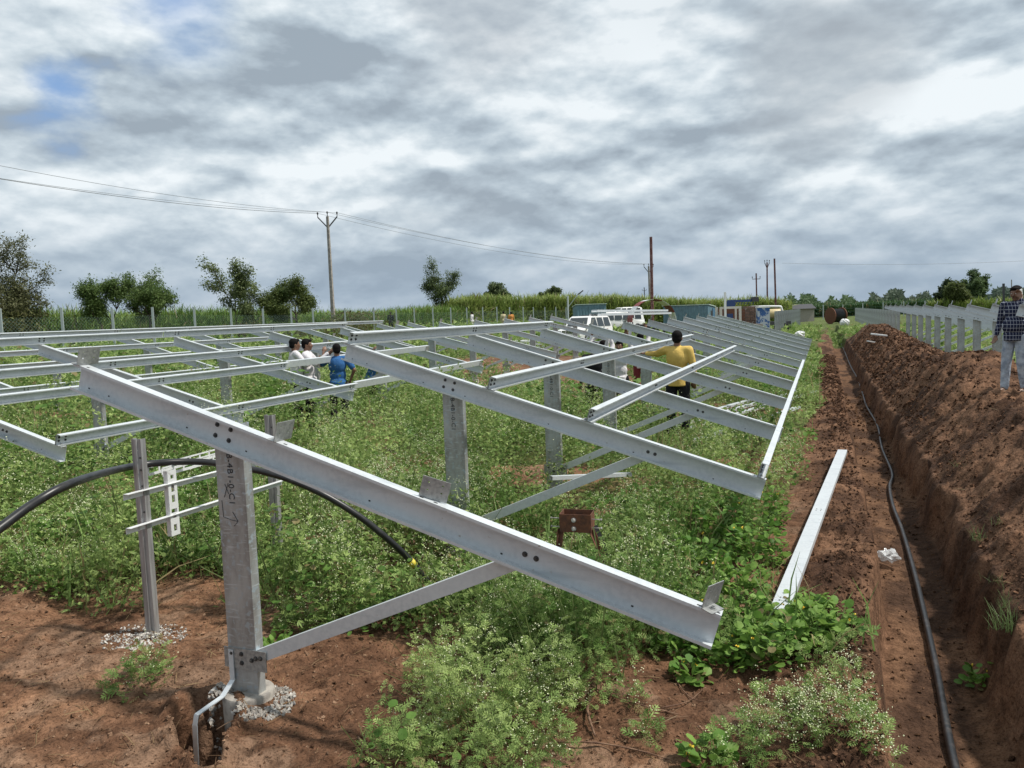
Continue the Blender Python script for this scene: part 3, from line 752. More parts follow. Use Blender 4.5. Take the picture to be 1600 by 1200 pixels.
# ------------------------------------------------------------------ rusty formwork
c0 = Vector((-1.87, 5.95, .50)); fwk = tag(empty('post_clamp', (c0.x+.02, c0.y-.02, .02), rz=.10), 'rusty open steel box on splayed channel legs standing in the weeds', 'clamp')
mb = MB(); w, dpt, h = .25, .17, .145
for sx in (-1, 1): mb.box((sx*(w/2), 0, .5+h/2), (.006, dpt, h))
for sy in (-1, 1): mb.box((0, sy*(dpt/2), .5+h/2), (w-.007, .006, h))
mb.build('box', M['rust'], fwk)
mb = MB(); bxo = children_named(fwk, 'box')[0]
for z in (.53, .60):
    for sx in (-1, 1):
        for yy in (-.04,): mb.tube([(sx*w/2, yy, z), (sx*(w/2+.075), yy, z)], .004, 6); mb.tube([(sx*(w/2+.075), yy, z), (sx*(w/2+.084), yy, z)], .009, 6)
    hexbolt(mb, (-.01, -dpt/2-.003, z), (0, -1, 0), .015, .022)
merge(bxo, mb, M['stone'])
for i, (sx, sy) in enumerate(((-1, -1), (1, -1), (1, 1))):
    mb = MB(); p = Vector((sx*.115, sy*.06, .52)); q = Vector((sx*(.17 if sx < 0 else .30)+(.06 if i == 1 else 0), sy*.16, -.02)); mb.bar(p, q, .045, .005); mb.bar(p+Vector((sx*.02, 0, 0)), q+Vector((sx*.02, 0, 0)), .004, .04); mb.build('leg', M['rust'] if i != 2 else M['dark'], fwk)

# ------------------------------------------------------------------ roots and twigs on the bare soil
def twig(px, r, lab, seed):
    rg = np.random.default_rng(seed); P = []
    for x, y in px:
        v = CF+CR*(x-800)/FPX-CU*(y-600)/FPX; t = -CAM_H/v[2]; X, Y = v[0]*t, v[1]*t; P.append(Vector((X, Y, gz(X, Y)+r*1.2+rg.uniform(0, .02))))
    S = smooth_path(P, 5); n = len(S); mb = MB(); mb.tube(S, [r*(1-.7*i/n)*rg.uniform(.8, 1.2) for i in range(n)], 6)
    o = mb.build('dry_root', M['root'], smooth=True)
    if S: tag(o, lab, 'root', 'dry roots scattered on the bare soil')
twig([(925, 1090), (918, 1120), (930, 1160)], .014, 'thick peeled orange-brown root standing out in the bare soil at the bottom centre', 1)
twig([(925, 1080), (950, 1095), (1000, 1112), (1060, 1118)], .007, 'thin dark root running right from the thick peeled root', 2)
twig([(860, 1085), (900, 1075), (960, 1068), (975, 1050)], .006, 'thin bent root above the thick peeled root', 3)
twig([(905, 1000), (935, 992), (960, 985)], .006, 'short reddish root near the tip of the nearest rafter', 4)
twig([(870, 1165), (930, 1168), (1000, 1178), (1060, 1190)], .006, 'long straw coloured stalk at the bottom edge of the soil', 5)
twig([(1045, 1045), (1075, 1085), (1110, 1100)], .005, 'dark forked twig on bare soil under the yellow flowered plants', 6)
twig([(1035, 1112), (1075, 1095), (1100, 1075)], .004, 'pale curved twig on bare soil left of the bottom plants', 7)
twig([(560, 1150), (580, 1185), (600, 1200)], .006, 'reddish root at the bottom edge right of the nearest post', 8)
twig([(975, 1135), (1020, 1132), (1075, 1120)], .004, 'thin yellowish stem lying across the bottom soil', 9)

# ------------------------------------------------------------------ bits by the trench
def blobmesh(name, c, r, m, seed, n=10, amp=.35, squash=.6):
    rg = np.random.default_rng(seed); mb = MB(); mb.ell((0, 0, 0), (r, r*.8, r*squash), nu=n*2, nv=n); mb.v = [tuple(np.array(v)*(1+amp*(rg.random()-.5))) for v in mb.v]
    o = mb.build(name, m); o.location = c; return o
o = blobmesh('plastic_bag', (.66, 9.35, -.52), .11, M['plastic'], 2, 7, .8, .6); tag(o, 'crumpled clear plastic bag on the trench floor beside the cable', 'bag')
o = blobmesh('white_sack', Vector((at(1320, 500, 88).x, at(1320, 500, 88).y, gz(at(1320, 500, 88).x, at(1320, 500, 88).y)+.35)), .52, M['bag'], 5, 9, .25, .8); tag(o, 'large white sack in front of the cable drum at the end of the trench', 'sack')
o = blobmesh('white_sack', at(1250, 522, 46), .30, M['bag'], 6, 7, .35, .6); tag(o, 'small white sack in the grass left of the trench', 'sack')
for i, (x, y, d_, l, rz, lab) in enumerate(((1367, 504, 33, .9, .9, 'shorter white board lying on the earth heap'), (1385, 503, 32, 1.2, .2, 'longer white board leaning on the crest of the earth heap'))):
    mb = MB(); mb.box((0, 0, 0), (l, .14, .05)); o = mb.build('white_board', M['white']); p = at(x, y, d_); p.z = gz(p.x, p.y)+.06; o.location = p; o.rotation_euler = (.1, .15, rz); tag(o, lab, 'board', 'white boards on the heap')
# ------------------------------------------------------------------ vegetation (numpy scattered leaves)
def rotmats(yaw, pit, rol):
    cy, sy, cp, sp, cr, sr = np.cos(yaw), np.sin(yaw), np.cos(pit), np.sin(pit), np.cos(rol), np.sin(rol)
    z = np.zeros_like(cy)
    Rz = np.stack([cy, -sy, z, sy, cy, z, z, z, z+1], -1).reshape(-1, 3, 3)
    Ry = np.stack([cp, z, -sp, z, z+1, z, sp, z, cp], -1).reshape(-1, 3, 3)
    Rx = np.stack([z+1, z, z, z, cr, -sr, z, sr, cr], -1).reshape(-1, 3, 3)
    return Rz @ Ry @ Rx
class Cloud:
    """collects instances of quad templates into one mesh"""
    def __init__(s): s.V = []; s.F = []; s.C = []; s.n = 0
    def add(s, tv, tf, P, R, S, C):
        tv = np.asarray(tv, float); tf = np.asarray(tf); N = len(P); k = len(tv)
        if N == 0: return
        v = np.einsum('nij,kj->nki', R, tv)*np.asarray(S).reshape(N, 1, -1)+P[:, None, :]
        s.V.append(v.reshape(-1, 3)); s.F.append((tf[None]+np.arange(N)[:, None, None]*k).reshape(-1, 4)+s.n); s.C.append(np.repeat(C, k, 0)); s.n += N*k
    def build(s, name, m, parent=None): return np_mesh(name, np.concatenate(s.V), np.concatenate(s.F), m, parent, np.concatenate(s.C))
def lobe(x0, y0, dx, dy, w):
    n = np.array([-dy, dx])/math.hypot(dx, dy)*w
    return [(x0, y0, 0), (x0+dx*.5+n[0], y0+dy*.5+n[1], .06), (x0+dx, y0+dy, 0), (x0+dx*.5-n[0], y0+dy*.5-n[1], .06)]
# feathery leaf (unit length along x)
T_FERN = []
for a in ((0, .0, .55, 0, .045), (.5, 0, .5, 0, .06)): T_FERN += lobe(*a)
for x, l in ((.18, .26), (.38, .32), (.58, .28), (.76, .18)):
    for s_ in (1, -1): T_FERN += lobe(x, 0, l*.75, s_*l, .045)
F_FERN = np.arange(len(T_FERN)).reshape(-1, 4)
T_SPRIG = lobe(0, 0, .6, .35, .11)+lobe(0, 0, .65, -.3, .11)+lobe(0, 0, 1, 0, .10); F_SPRIG = np.arange(12).reshape(-1, 4)
T_LEAF = [(0, 0, 0), (.45, .26, .06), (1, 0, 0), (.45, -.26, .06)]; F_LEAF = np.array([[0, 1, 2, 3]])
T_BROAD = [(0, 0, 0), (.05, .32, .02), (.5, .46, .06), (.5, 0, .0), (.05, -.32, .02), (.5, -.46, .06), (1.0, 0, -.04), (.9, .3, .0), (.9, -.3, .0)]
F_BROAD = np.array([[0, 1, 2, 3], [0, 3, 5, 4], [3, 2, 7, 6], [3, 6, 8, 5]])
T_DOT = [(-.5, 0, .2), (0, .5, 0), (.5, 0, .2), (0, -.5, 0)]; F_DOT = np.array([[0, 1, 2, 3]])
def leafcol(n, X, Y, base=((.10, .19, .038), (.39, .49, .17)), seed=0):
    rg = np.random.default_rng(seed); t = np.clip(fbm(X*1.1, Y*1.1, 201, 3)*1.5-.3+rg.normal(0, .22, n), 0, 1)[:, None]
    a, b = np.array(base[0]), np.array(base[1]); c = a*(1-t)+b*t
    dry = (rg.random(n) < .03)[:, None]; return c*(1-dry)+np.array([.26, .22, .10])*dry
def in_view(X, Y, Z, m=.12):
    P = np.stack([X, Y, Z-CAM_H], -1); d = P @ CF; x = (P @ CR)/np.maximum(d, .01)*FPX/800; y = (P @ CU)/np.maximum(d, .01)*FPX/600
    return (d > .5) & (np.abs(x) < 1+m+1.0/np.maximum(d, .3)) & (y > -1-m-1.0/np.maximum(d, .3)) & (y < 1+m)
def canopy(X, Y):
    """height of the weeds"""
    b = fbm(X*1.25, Y*1.25, 211, 3, .55); big = fbm(X*.4, Y*.4, 221, 2)
    h = .13+.66*sst(b, .34, .68)*(.60+.9*big)+.10*(fbm(X*4.5, Y*4.5, 215, 2)-.5)
    r = np.hypot(X, Y); h = h*(1+.30*sst(r, 6, 10)*(X < -3.5))*(1-.25*sst(r, 18, 30))
    h = h*(1-.80*np.exp(-((X+1.75)/.50)**2-((Y-5.45)/.75)**2))
    h = h*(1-.75*np.exp(-((X+3.0)/.45)**2-((Y-5.3)/.60)**2))
    h = h*(1-.5*np.exp(-((X+.4)/.35)**2-((Y-5.5)/.5)**2))
    h = np.where(X > 3.8, h*.55, h)
    h = h*(1-.5*sst(X, -1.2, -.3)*sst(Y, 9, 14))
    return h
weeds = Cloud(); flow = Cloud()
rings = [  # r0, r1, leaves per m2, leaf size, template, flower density, flower size
    (2.0, 5.2, 3500, .072, 0, 620, .0085), (5.2, 8.5, 2600, .062, 1, 720, .010), (8.5, 14, 1600, .060, 1, 480, .013),
    (14, 24, 560, .088, 1, 170, .019), (24, 42, 62, .22, 1, 16, .04), (42, 85, 9, .42, 1, 0, .05)]
for i, (r0, r1, den, ls, tp, fd, fs) in enumerate(rings):
    rg = np.random.default_rng(300+i)
    ang0, ang1 = YAW-rad(46), YAW+rad(46)
    area = (r1*r1-r0*r0)*(ang1-ang0)/2; n = int(area*den)
    r = np.sqrt(rg.uniform(r0*r0, r1*r1, n)); a = rg.uniform(ang0, ang1, n); X = -r*np.sin(a); Y = r*np.cos(a)
    D = veg(X, Y); H = canopy(X, Y)*np.clip(D*1.2, .25, 1); G = ground(X, Y, False)
    u = rg.random(n)
    Z = G+.01+H*(1-(1-u)**1.7)*rg.uniform(.55, 1.12, n)
    keep = (rg.random(n) < D*(.45+.55*sst(H, .08, .3))) & (D > .12) & in_view(X, Y, Z)
    X, Y, Z, H, G = X[keep], Y[keep], Z[keep], H[keep], G[keep]; n = len(X)
    R = rotmats(rg.uniform(0, 6.28, n), rg.normal(.25, .55, n), rg.normal(0, .6, n)); S = ls*rg.uniform(.55, 1.35, n)
    C = leafcol(n, X, Y, seed=i)*(.8+.4*rg.random((n, 1)))
    P = np.stack([X, Y, Z], -1)
    if tp == 0: weeds.add(T_FERN, F_FERN, P, R, S, C)
    else: weeds.add(T_SPRIG, F_SPRIG, P, R, S, C)
    # stems for the nearest ring
    if i < 2:
        m = int(area*(150 if i == 0 else 60)); r = np.sqrt(rg.uniform(r0*r0, r1*r1, m)); a = rg.uniform(ang0, ang1, m); X = -r*np.sin(a); Y = r*np.cos(a)
        D = veg(X, Y); H = canopy(X, Y)*np.clip(D*1.2, .25, 1); k = (rg.random(m) < D) & (D > .15); X, Y, H = X[k], Y[k], H[k]; m = len(X)
        T = [(0, -.0035, 0), (0, .0035, 0), (1, .0025, 0), (1, -.0025, 0)]; tv = np.array(T)
        R = rotmats(rg.uniform(0, 6.28, m), rg.normal(1.15, .25, m), rg.uniform(0, 3, m)); S = np.stack([H*1.15]*3, -1)*np.array([1, 1, 1])
        P = np.stack([X, Y, ground(X, Y, False)], -1); weeds.add(tv*np.array([1, 1.6, 1]), F_LEAF, P, R, S, np.tile(np.array([[.13, .17, .06]]), (m, 1)))
    # flowers above the canopy
    if fd:
        m = int(area*fd); r = np.sqrt(rg.uniform(r0*r0, r1*r1, m)); a = rg.uniform(ang0, ang1, m); X = -r*np.sin(a); Y = r*np.cos(a)
        D = veg(X, Y); H = canopy(X, Y)*np.clip(D*1.2, .25, 1); fl = sst(fbm(X*1.7, Y*1.7, 231, 3), .40, .60)
        k = (rg.random(m) < D*fl) & (D > .3) & (H > .12); X, Y, H = X[k], Y[k], H[k]; m = len(X)
        Z = ground(X, Y, False)+H*rg.uniform(.75, 1.22, m)
        cl = 3 if i < 3 else 1
        for q in range(cl):
            P = np.stack([X, Y, Z], -1)+(rg.normal(0, .012+fs*.6, (m, 3)) if cl > 1 else 0)
            R = rotmats(rg.uniform(0, 6.28, m), rg.normal(0, .5, m), rg.normal(0, .5, m))
            flow.add(T_DOT, F_DOT, P, R, fs*rg.uniform(.7, 1.2, m), np.tile(np.array([[.6, .6, .45]]), (m, 1)))
            if i < 2:
                flow.add(np.array(T_DOT)[:, [0, 2, 1]], F_DOT, P, R, fs*rg.uniform(.7, 1.2, m), np.tile(np.array([[.6, .6, .45]]), (m, 1)))

# other kinds mixed in: broad leaved weeds, grass blades and dry stalks
for (r0, r1, den, ls) in ((2.2, 7, 60, .05), (7, 15, 34, .075), (15, 30, 8, .13)):
    rg = np.random.default_rng(int(r0*100)); area = (r1*r1-r0*r0)*rad(92)/2; n = int(area*den*8); r = np.sqrt(rg.uniform(r0*r0, r1*r1, n)); a = rg.uniform(YAW-rad(46), YAW+rad(46), n); X = -r*np.sin(a); Y = r*np.cos(a)
    D = veg(X, Y); p = sst(fbm(X*.9+40, Y*.9, 241, 3), .56, .66); H = canopy(X, Y)*np.clip(D*1.2, .25, 1); G = ground(X, Y, False); Z = G+H*rg.uniform(.3, 1.05, n)
    k = (rg.random(n) < D*p) & in_view(X, Y, Z); X, Y, Z = X[k], Y[k], Z[k]; n = len(X)
    weeds.add(T_BROAD, F_BROAD, np.stack([X, Y, Z], -1), rotmats(rg.uniform(0, 6.28, n), rg.normal(.15, .4, n), rg.normal(0, .4, n)), ls*rg.uniform(.6, 1.3, n), leafcol(n, X, Y, ((.06, .14, .025), (.16, .28, .06)), 5))
    n = int(area*den*2); r = np.sqrt(rg.uniform(r0*r0, r1*r1, n)); a = rg.uniform(YAW-rad(46), YAW+rad(46), n); X = -r*np.sin(a); Y = r*np.cos(a); D = veg(X, Y); p = sst(fbm(X*.7+80, Y*.7, 251, 3), .50, .62)
    k = (rg.random(n) < D*p) & (D > .2); X, Y = X[k], Y[k]; n = len(X); T = np.array([(0, -.5, 0), (0, .5, 0), (.6, .4, .04), (.6, -.4, .04), (1, .05, -.10), (1, -.05, -.10)])*np.array([1, .03, 1])
    q = (rg.random((n, 1)) < .35); C = np.where(q, np.array((.34, .28, .14)), np.array((.22, .34, .10)))*rg.uniform(.7, 1.2, (n, 1))
    weeds.add(T, np.array([[0, 1, 2, 3], [3, 2, 4, 5]]), np.stack([X, Y, ground(X, Y, False)], -1), rotmats(rg.uniform(0, 6.28, n), rg.normal(1.15, .3, n), rg.normal(0, .4, n)), (.25+ls*3)*rg.uniform(.6, 1.4, n), C)
# hand placed single plants at the edge of the bare soil (x, y, radius, height, leaves)
def bush(cx, cy, rr, hh, n, seed, ls=.075, flowers=120, leafy=False, cl=None, fl=None, colr=None):
    rg = np.random.default_rng(seed); cl = cl or weeds; fl = fl or flow
    ph = rg.uniform(0, 6.28, n); ct = rg.random(n); rad_ = rg.random(n)**.35
    X = cx+rr*rad_*np.cos(ph)*np.sqrt(1-ct*ct*.75); Y = cy+rr*rad_*np.sin(ph)*np.sqrt(1-ct*ct*.75)
    lump = .75+.5*fbm(X*6, Y*6, seed, 2)
    Z = ground(X, Y, False)+.015+hh*ct*rad_*lump
    out = np.arctan2(Y-cy, X-cx)
    R = rotmats(out+rg.normal(0, .7, n), rg.normal(.35, .45, n), rg.normal(0, .5, n)); S = ls*rg.uniform(.5, 1.3, n)
    P = np.stack([X, Y, Z], -1)
    if leafy: cl.add(T_BROAD, F_BROAD, P, R, S, (colr or 1)*leafcol(n, X, Y, ((.085, .19, .03), (.26, .40, .09)), seed)*(.8+.4*rg.random((n, 1))))
    else: cl.add(T_FERN, F_FERN, P, R, S, leafcol(n, X, Y, seed=seed)*(.8+.4*rg.random((n, 1))))
    m = max(6, int(n/22)); a2 = rg.uniform(0, 6.28, m)
    Ps = np.stack([cx+.25*rr*np.cos(a2), cy+.25*rr*np.sin(a2), np.full(m, gz(cx, cy))], -1)
    R = rotmats(a2, rg.uniform(.6, 1.4, m), rg.uniform(0, 3, m)); S = hh*rg.uniform(.7, 1.15, m)
    cl.add(np.array([(0, -.006, 0), (0, .006, 0), (1, .004, 0), (1, -.004, 0)]), F_LEAF, Ps, R, S, np.tile(np.array([[.14, .18, .07]]), (m, 1)))
    if flowers:
        k = rg.choice(n, flowers); q = P[k]+np.stack([rg.normal(0, .03, flowers), rg.normal(0, .03, flowers), rg.uniform(.01, .09, flowers)], -1)
        for _ in range(4):
            fl.add(T_DOT, F_DOT, q+rg.normal(0, .012, (flowers, 3)), rotmats(rg.uniform(0, 6, flowers), rg.normal(0, .6, flowers), rg.normal(0, .6, flowers)), .0075*rg.uniform(.7, 1.3, flowers), np.tile(np.array([[.62, .62, .48]]), (flowers, 1)))
def gp(x, y, z=0.):
    v = CF+CR*(x-800)/FPX-CU*(y-600)/FPX; t = (z-CAM_H)/v[2]; return v[0]*t, v[1]*t
for i, (x, y, r, h, n, f_) in enumerate(((740, 1130, .27, .52, 700, 200), (850, 1110, .24, .50, 560, 190), (690, 1080, .20, .38, 360, 110), (790, 1030, .26, .44, 520, 180), (880, 1010, .22, .24, 260, 110), (660, 1180, .20, .22, 240, 40),
        (820, 1190, .26, .30, 380, 80), (235, 1060, .12, .22, 90, 30), (210, 1075, .20, .08, 110, 10), (480, 975, .24, .26, 300, 110), (560, 960, .20, .2, 220, 90),
        (985, 1105, .07, .15, 40, 12), (1010, 1160, .08, .12, 40, 10), (1220, 1160, .22, .26, 200, 210), (1300, 1150, .22, .24, 180, 200), (1150, 1185, .16, .14, 120, 20), (1370, 1190, .14, .20, 70, 90), (1330, 1090, .10, .16, 40, 40))):
    X, Y = gp(x, y); bush(X, Y, r, h, n, 500+i, flowers=f_)
wo_ = weeds.build('weeds', M['leaf']); tag(wo_, 'dense feathery green weeds covering the soil under the steel frames', 'weeds', kind='stuff')
fo = flow.build('weed_flowers', M['flower']); tag(fo, 'tiny cream flower heads scattered over the feathery weeds', 'flowers', kind='stuff')
# leafy creepers with round leaves and yellow flowers
lf = Cloud(); yf = Cloud()
for i, (x, y, r, h, n) in enumerate(((1060, 1010, .20, .16, 150), (1130, 1030, .24, .20, 220), (1200, 1030, .26, .24, 260), (1165, 985, .24, .20, 240), (1260, 1010, .22, .22, 200), (1262, 965, .20, .12, 200), (1310, 1000, .12, .12, 60), (1080, 960, .22, .26, 200),
       (1150, 930, .26, .30, 260), (1090, 910, .3, .34, 300), (1180, 880, .3, .36, 320), (1120, 850, .34, .40, 340), (1190, 820, .3, .36, 260), (1130, 790, .35, .40, 260), (1050, 880, .3, .3, 200), (1000, 960, .14, .12, 60), (1075, 1055, .12, .08, 60),
       (430, 1010, .12, .08, 40), (100, 935, .2, .18, 70), (205, 905, .15, .22, 50), (1530, 830, .10, .14, 30), (760, 640, .3, .5, 60), (1110, 1190, .14, .10, 50))):
    X, Y = gp(x, y, .55 if x == 1530 else 0.); bush(X, Y, r*.95, h*1.05, int(n*1.35), 700+i, ls=.052, flowers=0, leafy=True, cl=lf)
    rg = np.random.default_rng(i); m = 2; q = np.stack([X+rg.normal(0, r*.5, m), Y+rg.normal(0, r*.5, m), gz(X, Y)+h*rg.uniform(.8, 1.1, m)], -1)
    for _ in range(3): yf.add(np.array(T_DOT), F_DOT, q+rg.normal(0, .006, (m, 3)), rotmats(rg.uniform(0, 6, m), rg.normal(0, .8, m), rg.normal(0, .8, m)), np.full(m, .017), np.tile(np.array([[.65, .45, .03]]), (m, 1)))
o = lf.build('creepers', M['leaf']); tag(o, 'round leaved green creepers by the low end of the nearest rafter and the bank', 'creepers', kind='stuff')
o = yf.build('yellow_flowers', M['yflower']); tag(o, 'small yellow flowers on the round leaved creepers', 'flowers', kind='stuff')
# grass tufts on the heap face (thin blades)
tf_ = Cloud()
def tuft(X, Y, Z, r, L, n, seed, c=(.13, .19, .07)):
    rg = np.random.default_rng(seed); a = rg.uniform(0, 6.28, n); p = rg.uniform(.5, 1.4, n)
    P = np.stack([X+rg.normal(0, r, n), Y+rg.normal(0, r, n), np.full(n, Z)], -1)
    T = [(0, -.012, 0), (0, .012, 0), (.55, .010, .03), (.55, -.010, .03), (1, .002, -.06), (1, -.002, -.06)]; F = np.array([[0, 1, 2, 3], [3, 2, 4, 5]])
    tf_.add(T, F, P, rotmats(a, p, rg.normal(0, .3, n)), L*rg.uniform(.5, 1.2, n), np.tile(np.array([c]), (n, 1))*rg.uniform(.7, 1.3, (n, 1)))
for i, (x, y, zz_, r, L, n) in enumerate(((1575, 940, .10, .05, .20, 70), (1575, 900, .2, .04, .14, 30), (1530, 825, .1, .04, .16, 30), (1560, 850, .3, .04, .10, 16), (1498, 705, .4, .05, .12, 16), (1565, 795, .3, .04, .12, 18), (1330, 1100, 0, .04, .18, 24), (640, 1190, 0, .12, .25, 30), (700, 1150, 0, .1, .3, 20))):
    X, Y = gp(x, y, zz_); tuft(X, Y, gz(X, Y), r, L, n, i)
o = tf_.build('grass_tufts', M['leaf']); tag(o, 'sparse grass tufts on the face of the earth heap', 'grass', kind='stuff')
# ------------------------------------------------------------------ loose clods
def clods(name, n, fx, lab, smin, smax, seed, col):
    rg = np.random.default_rng(seed); X, Y = fx(rg, n); G = ground(X, Y); k = in_view(X, Y, G, .05); X, Y, G = X[k], Y[k], G[k]; n = len(X)
    T = np.array([(-1, -1, -.6), (1, -1, -.6), (1, 1, -.6), (-1, 1, -.6), (-.7, -.8, .5), (.8, -.6, .6), (.7, .7, .5), (-.6, .8, .7)])*.5
    F = np.array([[4, 5, 6, 7], [0, 1, 5, 4], [1, 2, 6, 5], [2, 3, 7, 6], [3, 0, 4, 7]])
    s = np.exp(rg.uniform(math.log(smin), math.log(smax), n))*np.clip(np.hypot(X, Y)/9, 1, 3)
    R = rotmats(rg.uniform(0, 6.28, n), rg.normal(0, .5, n), rg.normal(0, .5, n)); S = s[:, None]*rg.uniform(.5, 1.3, (n, 3))
    c = np.array(col[0])+(np.array(col[1])-np.array(col[0]))*rg.random((n, 1))**1.5
    # perturb template per instance by shear through jittered vertices
    v = np.einsum('nij,kj->nki', R, T)*S[:, None, :]; v += rg.normal(0, .16, v.shape)*s[:, None, None]; v += np.stack([X, Y, G+s*.12], -1)[:, None, :]
    o = np_mesh(name, v.reshape(-1, 3), (F[None]+np.arange(n)[:, None, None]*8).reshape(-1, 4), gm, None, np.repeat(c, 8, 0)); tag(o, lab, 'soil clods', kind='stuff'); return o
def on_berm(rg, n):
    Y = 3+ (rg.random(n)**1.7)*45; xl, xr = trench_edges(Y); return xr+.05+rg.random(n)*2.7, Y
def on_bank(rg, n):
    Y = 2.6+(rg.random(n)**1.6)*35; xl, xr = trench_edges(Y); return xl-.02-np.abs(rg.normal(0, .30, n)), Y
def on_floor(rg, n):
    Y = 2.6+(rg.random(n)**1.6)*25; xl, xr = trench_edges(Y); return xl+.1+rg.random(n)*(xr-xl-.15), Y
def on_fg(rg, n): return rg.uniform(-7.5, .3, n), rg.uniform(2.3, 6.3, n)
dk_ = ((.085, .045, .028), (.22, .118, .068))
clods('heap_clods', 36000, on_berm, 'dark crumbly earth clods on the long heap right of the trench', .006, .032, 31, dk_)
clods('bank_clods', 9000, on_bank, 'dark crumbly earth clods along the left lip of the trench', .006, .028, 32, dk_)
clods('trench_clods', 1500, on_floor, 'small clods fallen on the trench floor', .008, .035, 33, ((.10, .055, .033), (.20, .11, .06)))
clods('soil_crumbs', 14000, on_fg, 'small crumbs and grit on the bare foreground soil', .004, .022, 34, ((.20, .11, .066), (.36, .23, .15)))

# dead straw and litter on the soil
def straw(name, n, fx, lab, seed):
    rg = np.random.default_rng(seed); X, Y = fx(rg, n); k = in_view(X, Y, X*0, .05); X, Y = X[k], Y[k]; n = len(X); cl = Cloud()
    T = [(0, -.5, 0), (0, .5, 0), (.5, .5, .05), (.5, -.5, .05), (1, .3, 0), (1, -.3, 0)]; F = np.array([[0, 1, 2, 3], [3, 2, 4, 5]])
    T = np.array(T)*np.array([1, .035, 1]); q = rg.random((n, 1)); C = np.array((.34, .25, .13))*q+np.array((.16, .09, .05))*(1-q)
    cl.add(T, F, np.stack([X, Y, ground(X, Y)+.006], -1), rotmats(rg.uniform(0, 6.28, n), rg.normal(.05, .12, n), rg.normal(0, .4, n)), rg.uniform(.03, .14, n), C)
    o = cl.build(name, M['leaf']); tag(o, lab, 'straw', kind='stuff')
straw('soil_straw', 2600, on_fg, 'dead straw and small stalks lying on the foreground soil', 41)
straw('heap_straw', 1500, on_berm, 'fine roots and straw caught in the earth heap', 42)
# ------------------------------------------------------------------ fence
def ycross(x, X):          # Y where the view column x crosses the plane X (at the horizon)
    v = CF+CR*(x-800)/FPX-CU*(505-600)/FPX; return v[1]*X/v[0]
fx = [2, 98, 177, 240, 305, 362, 412, 456, 490, 540, 585, 620, 648, 677, 705, 730, 755, 777, 797, 818, 834, 852, 869, 885]
FX = -28.
fY = [14.6, 17.2]+[ycross(x, FX) for x in fx]
fence = tag(empty('perimeter_fence', (FX, fY[0], gz(FX, fY[0]))), 'long wire mesh fence with thin pale posts in front of the sugarcane, at the left', 'fence')
def fence_posts(fence, pts, h, r=.03):
    o0 = Vector(fence.location)
    for i, p in enumerate(pts):
        mb = MB(); mb.prism([(-r, -r), (r, -r), (r, -r+.008), (-r+.008, -r+.008), (-r+.008, r), (-r, r)], (0, 0, -.2), (0, 0, h), (.9, .4, 0), (-.4, .9, 0)); mb.box((0, 0, h/2), (r*1.2, r*1.2, h))
        mb.build('post', M['fencepost'], fence, loc=Vector(p)-o0)
def chain_link(fence, pts, h, step=.14):
    o0 = Vector(fence.location); mb = MB()
    for a, b in zip(pts[:-1], pts[1:]):
        a, b = Vector(a)-o0, Vector(b)-o0; L = (b-a).length; n = max(2, int(L/step))
        for k in range(-int(h/step), n):
            for s_ in (0, 1):
                t0 = k/n; t1 = (k+h/step)/n; z0, z1 = 0, h
                if t0 < 0: z0 = -t0*n*step; t0 = 0
                if t1 > 1: z1 = h-(t1-1)*n*step; t1 = 1
                if z1 <= z0: continue
                if s_: z0, z1 = h-z0, h-z1
                p = a.lerp(b, t0)+Vector((0, 0, z0)); q = a.lerp(b, t1)+Vector((0, 0, z1)); w = Vector((0, 0, .0028))
                mb.add([p-w, p+w, q+w, q-w], [(0, 1, 2, 3)])
    return mb.build('wire_mesh', M['mesh'], fence)
fp = [(FX, y, gz(FX, y)) for y in fY]
fence_posts(fence, fp, 2.05, .05); chain_link(fence, fp, 1.7)
# corner of the fence, turning behind the vehicles
FYb = 118.
pts2 = [(-28+2.9*i, fY[-1]+4+3.2*i, 0) for i in range(0, 9)]
pts3 = [(-3.0+3*i, 140, 0) for i in range(0, 30)]
pts3 = [(x, y, gz(x, y)) for x, y, _ in pts3]
f2 = tag(empty('perimeter_fence', pts3[0]), 'distant wire fence with thin posts crossing behind the cable drum', 'fence'); fence_posts(f2, pts3, 2.4, .06)
cl2 = MB()
for a, b in zip(pts3[:-1], pts3[1:]):
    for z in (.5, 1.1, 1.7, 2.3): cl2.bar(Vector(a)-Vector(pts3[0])+Vector((0, 0, z)), Vector(b)-Vector(pts3[0])+Vector((0, 0, z)), .02, .02)
cl2.build('wire_mesh', M['mesh'], f2)
f3p = [(30, 34+4.2*i, gz(30, 34)) for i in range(20)]
f3 = tag(empty('perimeter_fence', f3p[0]), 'thin post fence on the right, beyond the sloping frames behind the heap', 'fence'); fence_posts(f3, f3p, 2.3, .05)

